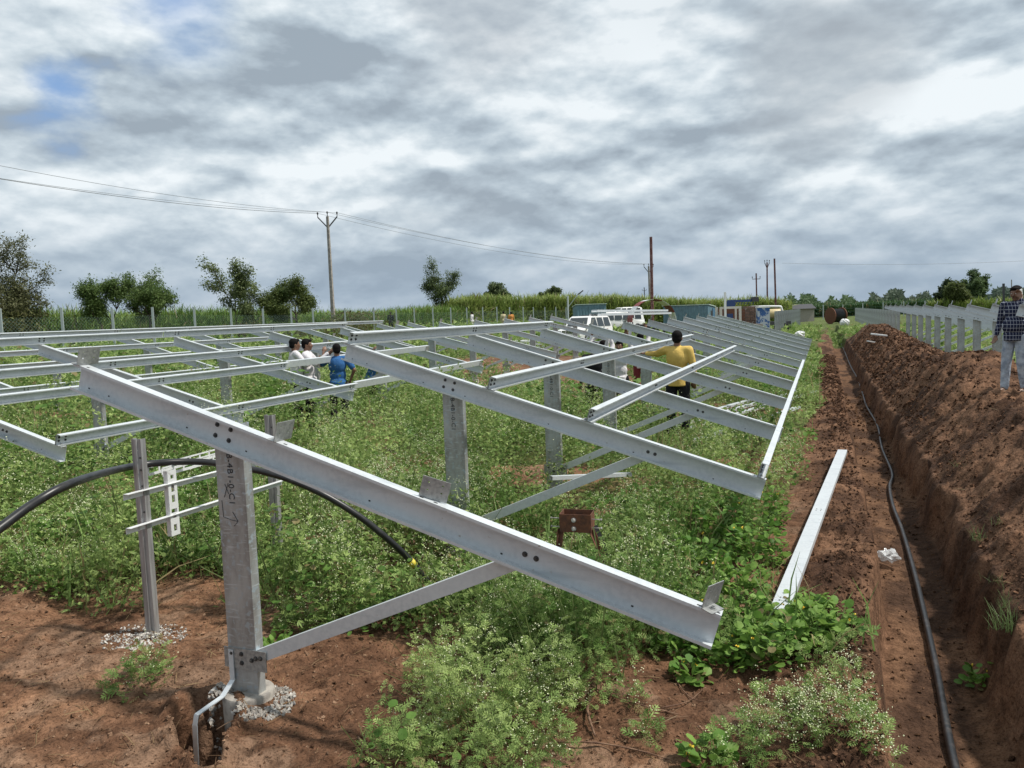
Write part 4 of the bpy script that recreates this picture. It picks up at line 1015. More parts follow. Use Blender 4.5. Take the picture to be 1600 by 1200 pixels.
# ------------------------------------------------------------------ sugarcane
def cane(name, poly, h, n, depth, lab, seed, blade=1.0, wid=.05, c0=(.08, .17, .03), c1=(.27, .36, .10), hv=.35):
    rg = np.random.default_rng(seed); P = np.array(poly, float); seg = np.diff(P, axis=0); L = np.hypot(seg[:, 0], seg[:, 1]); cum = np.concatenate([[0], np.cumsum(L)])
    t = rg.uniform(0, cum[-1], n); i = np.clip(np.searchsorted(cum, t)-1, 0, len(L)-1); f = (t-cum[i])/L[i]
    d = seg[i]/L[i][:, None]; nrm = np.stack([-d[:, 1], d[:, 0]], -1)
    off = rg.random(n)**1.4*depth
    X = P[i, 0]+seg[i, 0]*f+nrm[:, 0]*off; Y = P[i, 1]+seg[i, 1]*f+nrm[:, 1]*off
    hh = h*(1-hv/2+hv*fbm(t*.12, off*.1, seed, 4, .6)+.30*(fbm(t*1.3, off*1.3, seed+5, 2)-.5))
    Z = ground(X, Y, False)+hh*(1-rg.random(n)**1.3*.92)-blade*.35
    T = [(0, -.5, 0), (0, .5, 0), (.55, .42, .10), (.55, -.42, .10), (1, .05, -.10), (1, -.05, -.10)]; F = np.array([[0, 1, 2, 3], [3, 2, 4, 5]])
    tv = np.array(T)*np.array([1, wid/blade, 1])
    topk = (Z > ground(X, Y, False)+hh*.7-blade*.35)
    pit = np.where(topk, rg.normal(1.15, .28, n), rg.normal(.75, .5, n))
    R = rotmats(rg.uniform(0, 6.28, n), pit, rg.normal(0, .5, n))
    q = np.clip(rg.random(n)*.6+.55*fbm(t*.25, off*.2, seed+9, 3)-.15, 0, 1)[:, None]; C = np.array(c0)*(1-q)+np.array(c1)*q
    dry = (rg.random(n) < .06)[:, None]; C = C*(1-dry)+np.array([.26, .22, .12])*dry
    cl = Cloud(); cl.add(tv, F, np.stack([X, Y, Z], -1), R, blade*rg.uniform(.6, 1.25, n), C)
    o = cl.build(name, M['blade']); return tag(o, lab, 'sugarcane', kind='stuff')
cane('sugarcane_field', [(-40, 5), (-40, 28), (-38, 60), (-35.5, 78)], 1.85, 60000, 5, 'green sugarcane field behind the fence and trees on the left', 1, .9, .055, hv=.45)
cane('sugarcane_field', [(-35.6, 77), (-33, 88), (-22, 94), (-8, 101), (-3.6, 104)], 2.95, 42000, 5, 'tall yellow green sugarcane behind the vehicles and containers', 2, 1.2, .09, (.13, .20, .045), (.38, .44, .13), .25)
cane('crop_field', [(-5, 170), (10, 168), (24, 165)], 2.2, 9000, 6, 'dark green crop strip beyond the end of the trench', 3, 1.2, .18, (.035, .085, .03), (.09, .16, .05))
cane('sugarcane_field', [(14, 128), (32, 118), (60, 100)], 2.0, 14000, 5, 'bright green cane strip behind the frames on the right', 4, 1.1, .13, (.11, .17, .03), (.27, .34, .08))

# ------------------------------------------------------------------ trees
def tree(x, d, ytop, halfw, label, seed, ybase=None, crown_lo=.35, dens=1., leaf=.16, c=((.035, .065, .018), (.10, .14, .045)), shape='dome', lean=0., z0=None, twigs=False, name='tree', trunk_r=None, group=None):
    """crown modelled from branch tips; halfw in photo px"""
    rg = np.random.default_rng(seed); top = at(x, ytop, d); base = at(x, 500, d); gx, gy = base.x, base.y; g0 = gz(gx, gy) if z0 is None else z0
    H = top.z-g0; Rw = halfw/FPX*d; root = empty(name, (gx, gy, g0)); tag(root, label, 'tree', group)
    tr = trunk_r or H*.018
    mb = MB(); tips = []
    def branch(p, dr, L, r, lvl):
        P = [p.copy()]; q = p.copy(); dd = dr.copy(); k = 5
        for i in range(k):
            dd = (dd+Vector(rg.normal(0, .13+.04*lvl, 3).tolist())+Vector((0, 0, .04))).normalized(); q = q+dd*(L/k); P.append(q.copy())
        mb.tube(P, [r*(1-.6*i/k) for i in range(k+1)], 6 if lvl < 2 else 4, cap=False)
        if lvl >= 2: tips.extend(P[2:])
        if lvl < 3:
            for j in range((5, 4, 3)[lvl]):
                s_ = rg.integers(2, k+1) if lvl else rg.integers(3, k+1); a = rg.uniform(0, 6.28)
                nd = (dd*rg.uniform(.35, .9)+Vector((math.cos(a), math.sin(a), rg.uniform(-.15, .55)))*(.8 if shape != 'tall' else .5)).normalized()
                branch(P[s_], nd, L*rg.uniform(.50, .72), r*.5, lvl+1)
    nst = 2 if shape in ('multi', 'dome') else 1
    for s_ in range(nst):
        a = rg.uniform(0, 6.28); branch(Vector((.15*s_, .1*s_, -.1)), Vector((math.cos(a)*.25*(nst-1)+lean, math.sin(a)*.25*(nst-1), 1)).normalized(), H*(.50 if shape != 'tall' else .62), tr, 0)
    T = np.array([tuple(t) for t in tips])
    # fit the tips into the crown envelope seen in the photograph
    z = T[:, 2]; z = crown_lo*H+(z-z.min())/(z.max()-z.min()+1e-6)*(H*.97-crown_lo*H); r_ = np.hypot(T[:, 0], T[:, 1]); sc = Rw/np.percentile(r_, 92)
    old = T.copy(); T = np.stack([T[:, 0]*sc, T[:, 1]*sc, z], -1)
    V = np.array(mb.v); zc = V[:, 2]; zn = np.where(zc < old[:, 2].min(), zc*(crown_lo*H/max(old[:, 2].min(), .1)), crown_lo*H+(zc-old[:, 2].min())/(old[:, 2].max()-old[:, 2].min()+1e-6)*(H*.97-crown_lo*H))
    f_ = np.clip(zc/max(old[:, 2].min(), .1), 0, 1); k_ = 1+(sc-1)*f_; mb.v = [tuple(v) for v in np.stack([V[:, 0]*k_, V[:, 1]*k_, zn], -1)]
    mb.build('trunk', M['bark'], root, smooth=True)
    # leaf clumps round tips
    sel = T[rg.random(len(T)) < .8]; n = int(52*dens)
    cc = Cloud(); m = len(sel)*n; P = np.repeat(sel, n, 0)+rg.normal(0, 1, (m, 3))*np.array([1, 1, .75])*(.050*Rw+.10)
    q = np.clip(np.repeat(rg.random(len(sel)), n)*.7+rg.random(m)*.4-.1, 0, 1)[:, None]; C = np.array(c[0])*(1-q)+np.array(c[1])*q
    R = rotmats(rg.uniform(0, 6.28, m), rg.normal(-.2, .6, m), rg.normal(0, .7, m))
    cc.add(T_LEAF, F_LEAF, P, R, leaf*rg.uniform(.5, 1.3, m), C); cc.build('crown', M['leaf'], root)
    return root
olive = ((.08, .12, .045), (.22, .26, .11)); deep = ((.06, .11, .03), (.18, .25, .08))
tree(2, 42, 362, 50, 'tall thin leaved tree cut by the left edge of the photo', 1, crown_lo=.12, dens=.7, leaf=.13, c=((.08, .095, .04), (.20, .20, .10)), shape='multi')
tree(166, 44, 424, 34, 'left one of the pair of dark green trees near the left edge', 2, crown_lo=.34, dens=.75, leaf=.115, c=deep, shape='dome')
tree(238, 45, 416, 35, 'right one of the pair of dark trees, bushier and slightly taller', 13, crown_lo=.30, dens=.8, leaf=.115, c=deep, shape='dome')
tree(372, 48, 401, 38, 'tall loose tree with drooping leaves between the dark pair and the round tree', 4, crown_lo=.18, dens=.75, leaf=.15, c=olive, shape='tall', lean=-.05)
tree(466, 50, 434, 50, 'dense round topped dark green tree left of the leaning concrete pole', 5, crown_lo=.34, dens=1.9, leaf=.13, c=((.05, .09, .025), (.17, .20, .06)), shape='round')
tree(679, 88, 403, 38, 'lone tree with open tiered crown standing above the cane in the middle', 6, crown_lo=.28, dens=.75, leaf=.19, c=((.06, .09, .035), (.17, .22, .09)), shape='tall')
tree(785, 150, 442, 23, 'small pale distant tree above the cane right of the lone tree', 7, crown_lo=.3, dens=.7, leaf=.45, c=((.09, .13, .06), (.18, .22, .11)))
tree(866, 130, 448, 15, 'small bushy tree top just left of the street lamp', 8, crown_lo=.4, dens=.9, leaf=.35, c=((.07, .10, .04), (.14, .18, .08)))
tree(1478, 118, 436, 15, 'darkest green tree on the left of the big clump at the right', 9, crown_lo=.12, dens=1.3, leaf=.34, c=((.035, .06, .03), (.09, .125, .055)))
tree(1492, 112, 441, 17, 'low yellow green rounded tree in front of the big clump', 10, crown_lo=.1, dens=1.8, leaf=.32, c=((.08, .11, .035), (.17, .20, .07)))
tree(1516, 116, 421, 25, 'tallest dark green tree of the clump at the right of the photo', 11, crown_lo=.12, dens=1.5, leaf=.34, c=((.05, .09, .035), (.14, .20, .08)))
# far tree line as one mass
cl = Cloud(); rg = np.random.default_rng(77)
def farmass(x0, x1, ylo, yhi, d, n, s, c, bumps):
    X = rg.uniform(x0, x1, n); b = fbm(X*bumps, X*0+d, int(d), 4, .6); t = rg.random(n)
    Yp = ylo+(yhi-ylo)*t*np.clip(sst(b, .25, .75)*1.1, .25, 1)
    P = np.array([tuple(at(float(x), float(y), float(dd))) for x, y, dd in zip(X, Yp, d*(1+rg.normal(0, .03, n)))])
    q = rg.random((n, 1)); cl.add(T_LEAF, F_LEAF, P, rotmats(rg.uniform(0, 6.28, n), rg.normal(0, .7, n), rg.normal(0, .7, n)), s*rg.uniform(.5, 1.3, n), np.array(c[0])*(1-q)+np.array(c[1])*q)
farmass(1212, 1330, 482, 462, 230, 7000, 1.1, ((.06, .11, .05), (.14, .20, .10)), .11)
farmass(1362, 1460, 474, 454, 330, 3800, 1.7, ((.06, .09, .06), (.11, .14, .10)), .05)
farmass(1535, 1660, 468, 452, 330, 3800, 1.7, ((.06, .09, .07), (.10, .135, .10)), .05)
farmass(1320, 1365, 478, 468, 260, 1400, 1.2, ((.05, .08, .04), (.09, .14, .07)), .09)
o = cl.build('far_tree_line', M['leaf']); tag(o, 'distant line of dark trees along the horizon on the right', 'tree line', kind='stuff')
# scrub at the foot of the leaning pole and under the round tree
cl = Cloud()
for i, (x, y, d, r, h, n) in enumerate(((545, 494, 55, 2.0, 1.8, 900), (560, 497, 56, 2.0, 1.7, 700), (530, 500, 54, 1.6, 1.4, 500), (470, 500, 49, 1.8, 1.0, 500), (20, 505, 41, 1.8, 2.2, 900), (375, 500, 47, 1.5, 1.2, 500), (520, 503, 50, 6, 1.0, 1800), (430, 506, 48, 6, .9, 1500))):
    p = at(x, y, d); P = np.stack([p.x+rg.normal(0, r*.4, n), p.y+rg.normal(0, r*.4, n), gz(p.x, p.y)+h*rg.random(n)], -1); q = rg.random((n, 1))
    cl.add(T_LEAF, F_LEAF, P, rotmats(rg.uniform(0, 6.28, n), rg.normal(.5, .6, n), rg.normal(0, .6, n)), .22*rg.uniform(.5, 1.3, n), np.array((.07, .06, .03))*(1-q)+np.array((.14, .15, .05))*q)
o = cl.build('fence_scrub', M['leaf']); tag(o, 'brownish scrub along the fence between the trees and the pole', 'scrub', kind='stuff')

# ------------------------------------------------------------------ poles and wires
def pin(mb, p, h=.28):
    mb.tube([p, p+Vector((0, 0, h))], .03, 5); mb.ell(p+Vector((0, 0, h)), (.07, .07, .10), nu=8, nv=5)
def vpole(x0, y0, x1, y1, d, r0, r1, label, m, arm=.75, name='utility_pole', v=True, cross=False):
    top = at(x1, y1, d); b = at(x0, y0, d); b = Vector((b.x, b.y, gz(b.x, b.y))); rt = tag(empty(name, b), label, 'utility pole')
    T = top-b; mb = MB(); mb.prism([(-r0, -r0*.7), (r0, -r0*.7), (r0, r0*.7), (-r0, r0*.7)], (0, 0, -.3), T, (1, 0, 0), (0, 1, 0))
    n = len(mb.v)
    for i in range(4, 8): v_ = Vector(mb.v[i]); mb.v[i] = tuple(T+(v_-T)*(r1/r0))
    mb.build('shaft', m, rt)
    am = MB(); sd = Vector((CR[0], CR[1], 0)).normalized(); ins = []
    if v:
        for s_ in (-1, 1): q = T+Vector((0, 0, -.15))+sd*(arm*s_)+Vector((0, 0, .10)); am.bar(T+Vector((0, 0, -.85)), q, .08, .08); ins.append(q)
        ins.append(T)
    if cross:
        am.bar(T-sd*arm+Vector((0, 0, -.8)), T+sd*arm+Vector((0, 0, -.8)), .08, .08); ins += [T-sd*arm+Vector((0, 0, -.8)), T+sd*arm+Vector((0, 0, -.8))]
    if ins: am.build('arm', M['dark'], rt)
    for q in ins: im = MB(); pin(im, Vector((0, 0, 0))); im.build('insulator', M['dark'], rt, loc=q)
    return b+T, [b+q+Vector((0, 0, .3)) for q in ins]
top1, ins1 = vpole(521, 500, 511.5, 338, 58, .145, .085, 'leaning grey concrete power pole with a V-shaped arm, left of centre', M['pole'], .72)
top2, ins2 = vpole(1016, 476, 1013.5, 416, 104, .14, .10, 'slim pole with a V-shaped arm just behind the tall maroon pole', M['pole'], .62)
vpole(1019, 478, 1017, 370, 92, .17, .15, 'tall bare maroon pole rising above the cane near the middle', M['polered'], v=False)
vpole(1183, 478, 1181.5, 427, 110, .10, .09, 'shortest of three dark poles, with a single cross arm', M['polered'], .55, v=False, cross=True)
vpole(1199, 478, 1198.5, 410, 108, .11, .09, 'middle one of three dark poles, with a small looped top', M['polered'], .32, v=True)
vpole(1213, 480, 1210, 404, 95, .11, .10, 'bare tallest of three dark poles, rightmost of them', M['polered'], v=False)
vpole(1569, 478, 1568, 443, 90, .12, .12, 'short dark pole just left of the head of the man with the phone', M['dark'], v=False)
vpole(1008, 468, 1006.5, 449, 190, .10, .09, 'tiny far pole poking above the cane left of the maroon pole', M['dark'], .5, v=False, cross=True)
vpole(1581, 465, 1580.5, 437, 150, .09, .08, 'thin far grey pole above the head of the man with the phone', M['pole'], v=False)
def wire(a, b, sag, lab, r=.022):
    P = [a.lerp(b, t/24)-Vector((0, 0, sag*4*(t/24)*(1-t/24))) for t in range(25)]; mb = MB(); mb.tube([p-P[0] for p in P], r, 5, cap=False); o = mb.build('overhead_wire', M['wire']); o.location = P[0]
    tag(o, lab, 'wire', 'overhead wires')
wire(ins1[0], at(-260, 234, 30), .5, 'lower thick wire from the leaning pole to the left edge', .015)
wire(ins1[2], at(-260, 205, 31), .5, 'upper wire from the leaning pole to the left edge', .011)
wire(ins1[1], at(-260, 236, 33), .5, 'thin wire just beside the lower one, from the leaning pole leftwards', .010)
wire(ins1[0], ins2[0], 1.0, 'lowest wire between the leaning pole and the pole behind the maroon one', .012)
wire(ins1[1], ins2[1], .9, 'middle wire between the leaning pole and the pole behind the maroon one', .012)
wire(ins1[2], ins2[2], .8, 'highest wire between the leaning pole and the pole behind the maroon one', .012)
wire(at(1222, 411, 110), at(1720, 400, 110), .6, 'faint wire running from the three dark poles to the right edge', .016)
# street lamp
b = at(888, 520, 60); b.z = gz(b.x, b.y); sl_ = tag(empty('street_lamp', b), 'white street lamp post with a tilted lamp head beside the white car', 'street lamp')
t = at(887, 462, 60)-b; mb = MB(); mb.tube([(0, 0, 0), t], .07, 8); mb.build('pole', M['fencepost'], sl_)
mb = MB(); t2 = at(903, 460, 60)-b; mb.tube([t-Vector((0, 0, .9)), t2], .03, 6); mb.build('arm', M['fencepost'], sl_); mb = MB(); mb.bar(t2, at(911, 454, 60)-b, .22, .08); mb.build('lamp_head', M['dark'], sl_)

# ------------------------------------------------------------------ containers
def container(c, w, dpt, h, rz, label, door=True, pitched=True, openfront=False):
    """w along local x, dpt along local y"""
    rt = tag(empty('site_container', c, rz), label, 'container'); n = int(w/.28); mb = MB()
    def wall(p0, p1, h0, h1):
        p0, p1 = Vector(p0), Vector(p1); L = (p1-p0).length; k = max(4, int(L/.25)); d = (p1-p0)/L; nn = Vector((d.y, -d.x, 0)); vs = []; 
        for i in range(k*4+1):
            t = i/(k*4); o_ = .035*(1 if i % 4 in (1, 2) else 0); q = p0+d*(L*t)+nn*o_; vs += [q, q+Vector((0, 0, h0+(h1-h0)*t))]
        mb.add(vs, [(2*i, 2*i+2, 2*i+3, 2*i+1) for i in range(k*4)])
    x, y = w/2, dpt/2
    wall((-x, -y, 0), (x, -y, 0), h, h); wall((x, -y, 0), (x, y, 0), h, h*.93); wall((x, y, 0), (-x, y, 0), h*.93, h*.93); wall((-x, y, 0), (-x, -y, 0), h*.93, h)
    mb.build('wall', M['blue'], rt)
    rb = MB(); rb.add([(-x-.1, -y-.1, h+.02), (x+.1, -y-.1, h+.02), (x+.1, y+.1, h*.93+.02), (-x-.1, y+.1, h*.93+.02), (-x-.1, -y-.1, h+.08), (x+.1, -y-.1, h+.08), (x+.1, y+.1, h*.93+.08), (-x-.1, y+.1, h*.93+.08)], [(3, 2, 1, 0), (4, 5, 6, 7), (0, 1, 5, 4), (1, 2, 6, 5), (2, 3, 7, 6), (3, 0, 4, 7)])
    rb.build('roof', M['roofpale'], rt)
    return rt, x, y
p = at(1077, 500, 64); p.z = gz(p.x, p.y)
rt, x, y = container(p, 3.6, 2.6, 2.45, YAW*.9-.42, 'large blue-grey steel container right of the maroon pole')
mb = MB(); mb.box((x+.045, -.1, 1.55), (.02, .62, .9)); mb.build('window', M['black'], rt)
mb = MB(); mb.box((x+.04, .75, 1.15), (.05, 1.0, 2.1)); mb.build('door', mat('darker_blue', (.05, .13, .21), .6), rt)
p = at(921, 500, 70); p.z = gz(p.x, p.y)
rt, x, y = container(p, 2.6, 2.2, 2.55, YAW*.9+.1, 'smaller blue container behind the white car')
mb = MB(); mb.box((-.25, -y-.045, 1.25), (1.35, .02, .75)); mb.build('window', M['black'], rt)
# ------------------------------------------------------------------ cars
def car(c, rz, label, L=4.5, W=1.8, H=1.8, m=None, name='parked_car', suv=True):
    m = m or M['white']; rt = tag(empty(name, c, rz), label, 'car')
    # side profile (x forward, z up)
    prof = [(-L/2, .45), (-L/2, 1.0), (-L/2+.08, 1.15), (-L/2+.25, H-.12), (-L/2+.5, H), (.35, H), (.62, H-.08), (1.10, 1.14), (1.25, 1.08), (L/2-.18, .98), (L/2-.03, .86), (L/2, .5), (L/2-.1, .35), (-L/2+.1, .35)]
    import bmesh
    bm = bmesh.new(); k = len(prof); ys_ = [-W/2, -W/2+.06, -W/2+.2, W/2-.2, W/2-.06, W/2]; rows = []
    for j, yy in enumerate(ys_):
        ins_ = [.06, .0, .0, .0, .0, .06][j]; row = []
        for (px_, pz_) in prof:
            tum = .0 if pz_ < 1.12 else (.16*(pz_-1.1)/(H-1.1)); yv = yy*(1-tum/(W/2)) 
            s_ = 1-ins_*.6; row.append(bm.verts.new((px_*s_, yv, .35+(pz_-.35)*(1-ins_*.5))))
        rows.append(row)
    for a, b_ in zip(rows[:-1], rows[1:]):
        for i in range(k): bm.faces.new((a[i], a[(i+1) % k], b_[(i+1) % k], b_[i]))
    bm.faces.new(rows[0][::-1]); bm.faces.new(rows[-1]); me = bpy.data.meshes.new('body'); bm.normal_update(); bm.to_mesh(me); bm.free(); me.materials.append(m)
    bo = bpy.data.objects.new('body', me); COL.objects.link(bo); bo.parent = rt; autosmooth(bo, 40)
    def quad(nm, pts_, mm, off):
        mb_ = MB(); P_ = [Vector(q) for q in pts_]; n_ = (P_[1]-P_[0]).cross(P_[3]-P_[0]).normalized()*off; vs = P_+[q+n_ for q in P_]; mb_.add(vs, [(3, 2, 1, 0), (4, 5, 6, 7), (0, 1, 5, 4), (1, 2, 6, 5), (2, 3, 7, 6), (3, 0, 4, 7)]); return mb_.build(nm, mm, rt)
    yw = W/2
    quad('windscreen', [(1.07, -yw+.2, 1.17), (1.07, yw-.2, 1.17), (.66, yw-.30, H-.11), (.66, -yw+.30, H-.11)], M['glass'], .02)
    for s_ in (-1, 1):
        for a, b_ in ((-1.9, -1.05), (-1.0, -.15), (-.1, .92)):
            t = .16; P_ = [(a+.05, s_*(yw-.0), 1.13), (b_, s_*(yw-.0), 1.13), (min(b_, .52), s_*(yw-.155), H-.12), (a+.1, s_*(yw-.155), H-.12)]
            if s_ > 0: P_ = P_[::-1]
            quad('window', P_, M['glass'], .015)
        mb_ = MB(); mb_.ell((.95, s_*(yw+.10), 1.16), (.08, .12, .09)); mb_.build('mirror', m, rt)
        mb_ = MB(); mb_.box((L/2-.02, s_*(yw-.28), .86), (.10, .36, .17)); mb_.build('headlight', M['lamp'], rt)
        for xx in (-L/2+.85, L/2-.85):
            mb_ = MB(); mb_.lathe([(.02, -.11), (.33, -.11), (.36, -.06), (.36, .06), (.33, .11), (.02, .11)], (xx, s_*(yw-.08), .36), axis='Y'); w_ = mb_.build('wheel', M['black'], rt); autosmooth(w_)
            mb_ = MB(); mb_.lathe([(.02, 0), (.21, 0), (.2, .02), (.02, .03)], (xx, s_*(yw+.035), .36), axis='Y', n=16); mb_.build('rim', M['chrome'], w_); 
    gb = MB(); gb.box((L/2, 0, .86), (.04, W-1.0, .17)); g_ = gb.build('grille', M['black'], rt); sb_ = MB()
    for i in range(7): sb_.box((L/2+.025, -.30+.1*i, .86), (.02, .045, .13))
    merge(g_, sb_, M['chrome'])
    gb = MB(); gb.box((L/2-.0, 0, .46), (.05, W-.7, .14)); gb.build('bumper_grille', M['black'], rt)
    return rt
p = at(914, 520, 50); p.z = gz(p.x, p.y)+.08; car(p, rad(-102), 'white off-road car facing the camera left of the raised steel bundle')
p = at(968, 505, 78); p.z = gz(p.x, p.y); car(p, rad(20)+YAW, 'white estate car behind the raised steel bundle, seen side on', H=1.9, L=4.8)
p = at(974, 505, 90); p.z = gz(p.x, p.y)-.25; car(p, rad(200)+YAW, 'white van top showing between the side-on car and the striped canopy', H=2.5, L=4.6, name='parked_van')
p = at(822, 525, 42); p.z = gz(p.x, p.y)
sk = tag(empty('pallet_stack', p, rz=.4), 'stack of pale boards on the ground behind the ridge purlin', 'stack')
for i in range(4): mb = MB(); mb.box((0, .03*(i % 2), .12+.16*i), (1.9, 1.1, .10)); mb.build('board', M['white_gi'], sk)
# red and white canopy
p = at(1018, 515, 60); p.z = gz(p.x, p.y); cn = tag(empty('striped_canopy', p, YAW, 1.35), 'red and white striped canopy tractor hood behind the carried steel bundle', 'canopy')
mb = MB(); N = 16
for i in range(N):
    a0, a1 = math.pi*(i/N), math.pi*((i+1)/N)
    for y0, y1 in ((-.9, .9),):
        P_ = [(-1.25*math.cos(a0), y0, 1.0+1.25*math.sin(a0)), (-1.25*math.cos(a1), y0, 1.0+1.25*math.sin(a1)), (-1.25*math.cos(a1), y1, 1.0+1.25*math.sin(a1)), (-1.25*math.cos(a0), y1, 1.0+1.25*math.sin(a0))]
        mi = 0 if (i//2) % 2 == 0 else 1; c_ = Vector((0, 0, 1.0)); Q = [c_+(Vector(q)-c_)*.97 for q in P_]; mb.add([Vector(q) for q in P_]+Q, [(0, 1, 2, 3), (7, 6, 5, 4), (0, 4, 5, 1), (3, 2, 6, 7)], mi)
mb.build('cover', [M['red'], M['white']], cn)
mb = MB()
for sx in (-1.2, 1.2):
    for sy in (-.85, .85): mb.tube([(sx, sy, 0), (sx, sy, 1.0)], .04, 6)
mb.bar((-1.2, -.85, .5), (1.2, -.85, .5), .05, .05); mb.build('frame', M['dark'], cn)
mb = MB(); mb.box((0, 0, .55), (1.9, 1.3, .6)); mb.build('seat_box', M['dark'], cn)
# ------------------------------------------------------------------ machinery and brick stacks right of the container
def G3(x, d, z=0): q = at(x, 500, d); return Vector((q.x, q.y, gz(q.x, q.y)+z))
def lbox(rt, nm, c, s, m, R=None): mb = MB(); mb.box(c, s, R); return mb.build(nm, m, rt)
ry = YAW
rig = tag(empty('drilling_rig', G3(1160, 72), ry), 'dark blue drilling machine with its mast laid flat, above the brick stacks', 'machine')
lbox(rig, 'mast', (0, 0, 2.95), (2.7, .28, .22), M['bluep'])
mb = MB()
for i in range(9): mb.bar((-1.2+.27*i, 0, 2.6), (-1.05+.27*i, 0, 2.9), .05, .05)
mb.build('lattice', M['bluep'], rig)
lbox(rig, 'cab', (-1.15, 0, 2.55), (.75, .9, .8), M['bluep']); lbox(rig, 'winch', (1.15, 0, 3.05), (.6, .5, .42), M['dark']); lbox(rig, 'chassis', (0, 0, 1.0), (4.2, 1.6, .35), M['dark'])
for sx in (-1.4, 0, 1.4):
    for sy in (-.8, .8): mb = MB(); mb.lathe([(.02, -.14), (.42, -.14), (.46, 0), (.42, .14), (.02, .14)], (sx, sy, .46), axis='Y', n=18); mb.build('wheel', M['black'], rig)
lbox(rig, 'engine_box', (.2, 0, 1.6), (1.6, 1.2, 1.0), M['dark'])
def brickstack(x, d, w, h, dp, lab, m=None):
    rt = tag(empty('brick_stack', G3(x, d), ry), lab, 'brick stack'); rg_ = random.Random(int(x)); mb = MB(); nz, nx_ = int(h/.22), max(2, int(w/.32))
    for k in range(nz):
        for i in range(nx_): mb.box(((i+.5)/nx_*w-w/2+rg_.uniform(-.01, .01), rg_.uniform(-.02, .02), (k+.5)*h/nz), (w/nx_-.015, dp, h/nz-.02))
    mb.build('bricks', m or M['brick'], rt); return rt
brickstack(1173, 62, 1.05, 2.45, .9, 'tall brown brick stack under the dark blue mast'); brickstack(1154, 61, .8, 2.2, .8, 'darker narrow brick stack left of the tall one', M['rust'])
hut = tag(empty('watch_hut', G3(1138, 59), ry, 1.2), 'small pale framed hut with dark inside and a tall white post', 'hut')
for sx in (-.6, .6):
    for sy in (-.5, .5): lbox(hut, 'corner_post', (sx, sy, 1.0), (.14, .12, 2.0), M['chip'])
lbox(hut, 'lintel', (0, -.5, 1.93), (1.06, .12, .14), M['chip']); lbox(hut, 'back_wall', (0, .45, 1.0), (1.06, .05, 1.8), M['rust']); lbox(hut, 'white_post', (-.38, -.7, 1.45), (.12, .12, 2.9), M['white'])
lbox(hut, 'bag', (.05, -.1, 1.1), (.35, .3, .9), M['bluep'])
blk = tag(empty('concrete_wall', G3(1162, 56), ry), 'low pale concrete wall with a dark opening below the brick stacks', 'wall')
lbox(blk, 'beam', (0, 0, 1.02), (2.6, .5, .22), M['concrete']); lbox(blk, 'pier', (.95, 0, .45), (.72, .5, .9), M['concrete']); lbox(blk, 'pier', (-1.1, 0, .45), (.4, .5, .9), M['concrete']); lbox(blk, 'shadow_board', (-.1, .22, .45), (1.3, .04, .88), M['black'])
bl2 = tag(empty('sheet_stack', G3(1192, 60), ry, 1.22), 'pale blue patterned sheet pack standing beside the brick stack', 'stack')
lbox(bl2, 'sheet', (0, 0, .95), (.75, .4, 1.9), mat('blue_pattern', (.40, .45, .50), .6, noise=(3.2, (.03, .10, .28), .5, .56, 3)))
lbox(bl2, 'wrap', (0, 0, 1.96), (.8, .45, .10), M['white'])
tk = tag(empty('water_tanker', G3(1200, 70), ry), 'pale yellow tanker with a white arched pipe behind the stacks', 'tanker')
mb = MB(); mb.lathe([(.02, -.8), (.32, -.78), (.42, -.6), (.42, .6), (.32, .78), (.02, .8)], (.55, 0, 1.75), axis='X', n=20); autosmooth(mb.build('tank', M['yellowp'], tk))
mb = MB(); mb.tube(smooth_path([(-2.2, -.6, 2.2), (-1.9, -.6, 2.4), (.6, -.6, 2.38), (1.0, -.6, 2.2), (1.1, -.6, 1.3)], 6), .10, 10); mb.build('pipe', M['white'], tk, smooth=True)
lbox(tk, 'chassis', (0, 0, .9), (3.6, 1.5, .3), M['dark'])
for sx in (-1.2, 1.2):
    for sy in (-.7, .7): mb = MB(); mb.lathe([(.02, -.14), (.42, -.14), (.46, 0), (.42, .14), (.02, .14)], (sx, sy, .46), axis='Y', n=18); mb.build('wheel', M['black'], tk)
# cable drum
p = G3(1306, 98); dr = tag(empty('cable_drum', p, YAW+rad(18)), 'big black cable drum with rust red flanges at the end of the trench', 'cable drum')
for s_ in (-1, 1): mb = MB(); mb.lathe([(.05, -.05), (1.02, -.05), (1.02, .05), (.05, .05)], (s_*.85, 0, 1.02), axis='X', n=36); autosmooth(mb.build('flange', M['rust'], dr))
mb = MB(); pr = []
for i in range(25): x_ = -.78+1.56*i/24; pr.append((.86+.035*math.sin(i*math.pi), x_)); pr.append((.83, x_+.032))
mb.lathe([(.05, -.79)]+[(.80+.05*(i % 2), -.78+1.56*i/40) for i in range(41)]+[(.05, .79)], (0, 0, 1.02), axis='X', n=36); mb.build('wound_cable', M['cable'], dr)
# low building behind the sheets
p = G3(1243, 120); hb_ = tag(empty('low_shed', p, YAW), 'low grey shed roof showing above the row of bare posts', 'shed'); mb = MB(); mb.box((0, 0, 1.0), (4.6, 3, 2.0)); mb.build('wall', M['concrete'], hb_); mb = MB(); mb.prism([(-1.9, 0), (1.9, 0), (0, .7)], (-2.5, 0, 2.0), (2.5, 0, 2.0), (0, 1, 0), (0, 0, 1)); mb.build('roof', M['dark'], hb_)
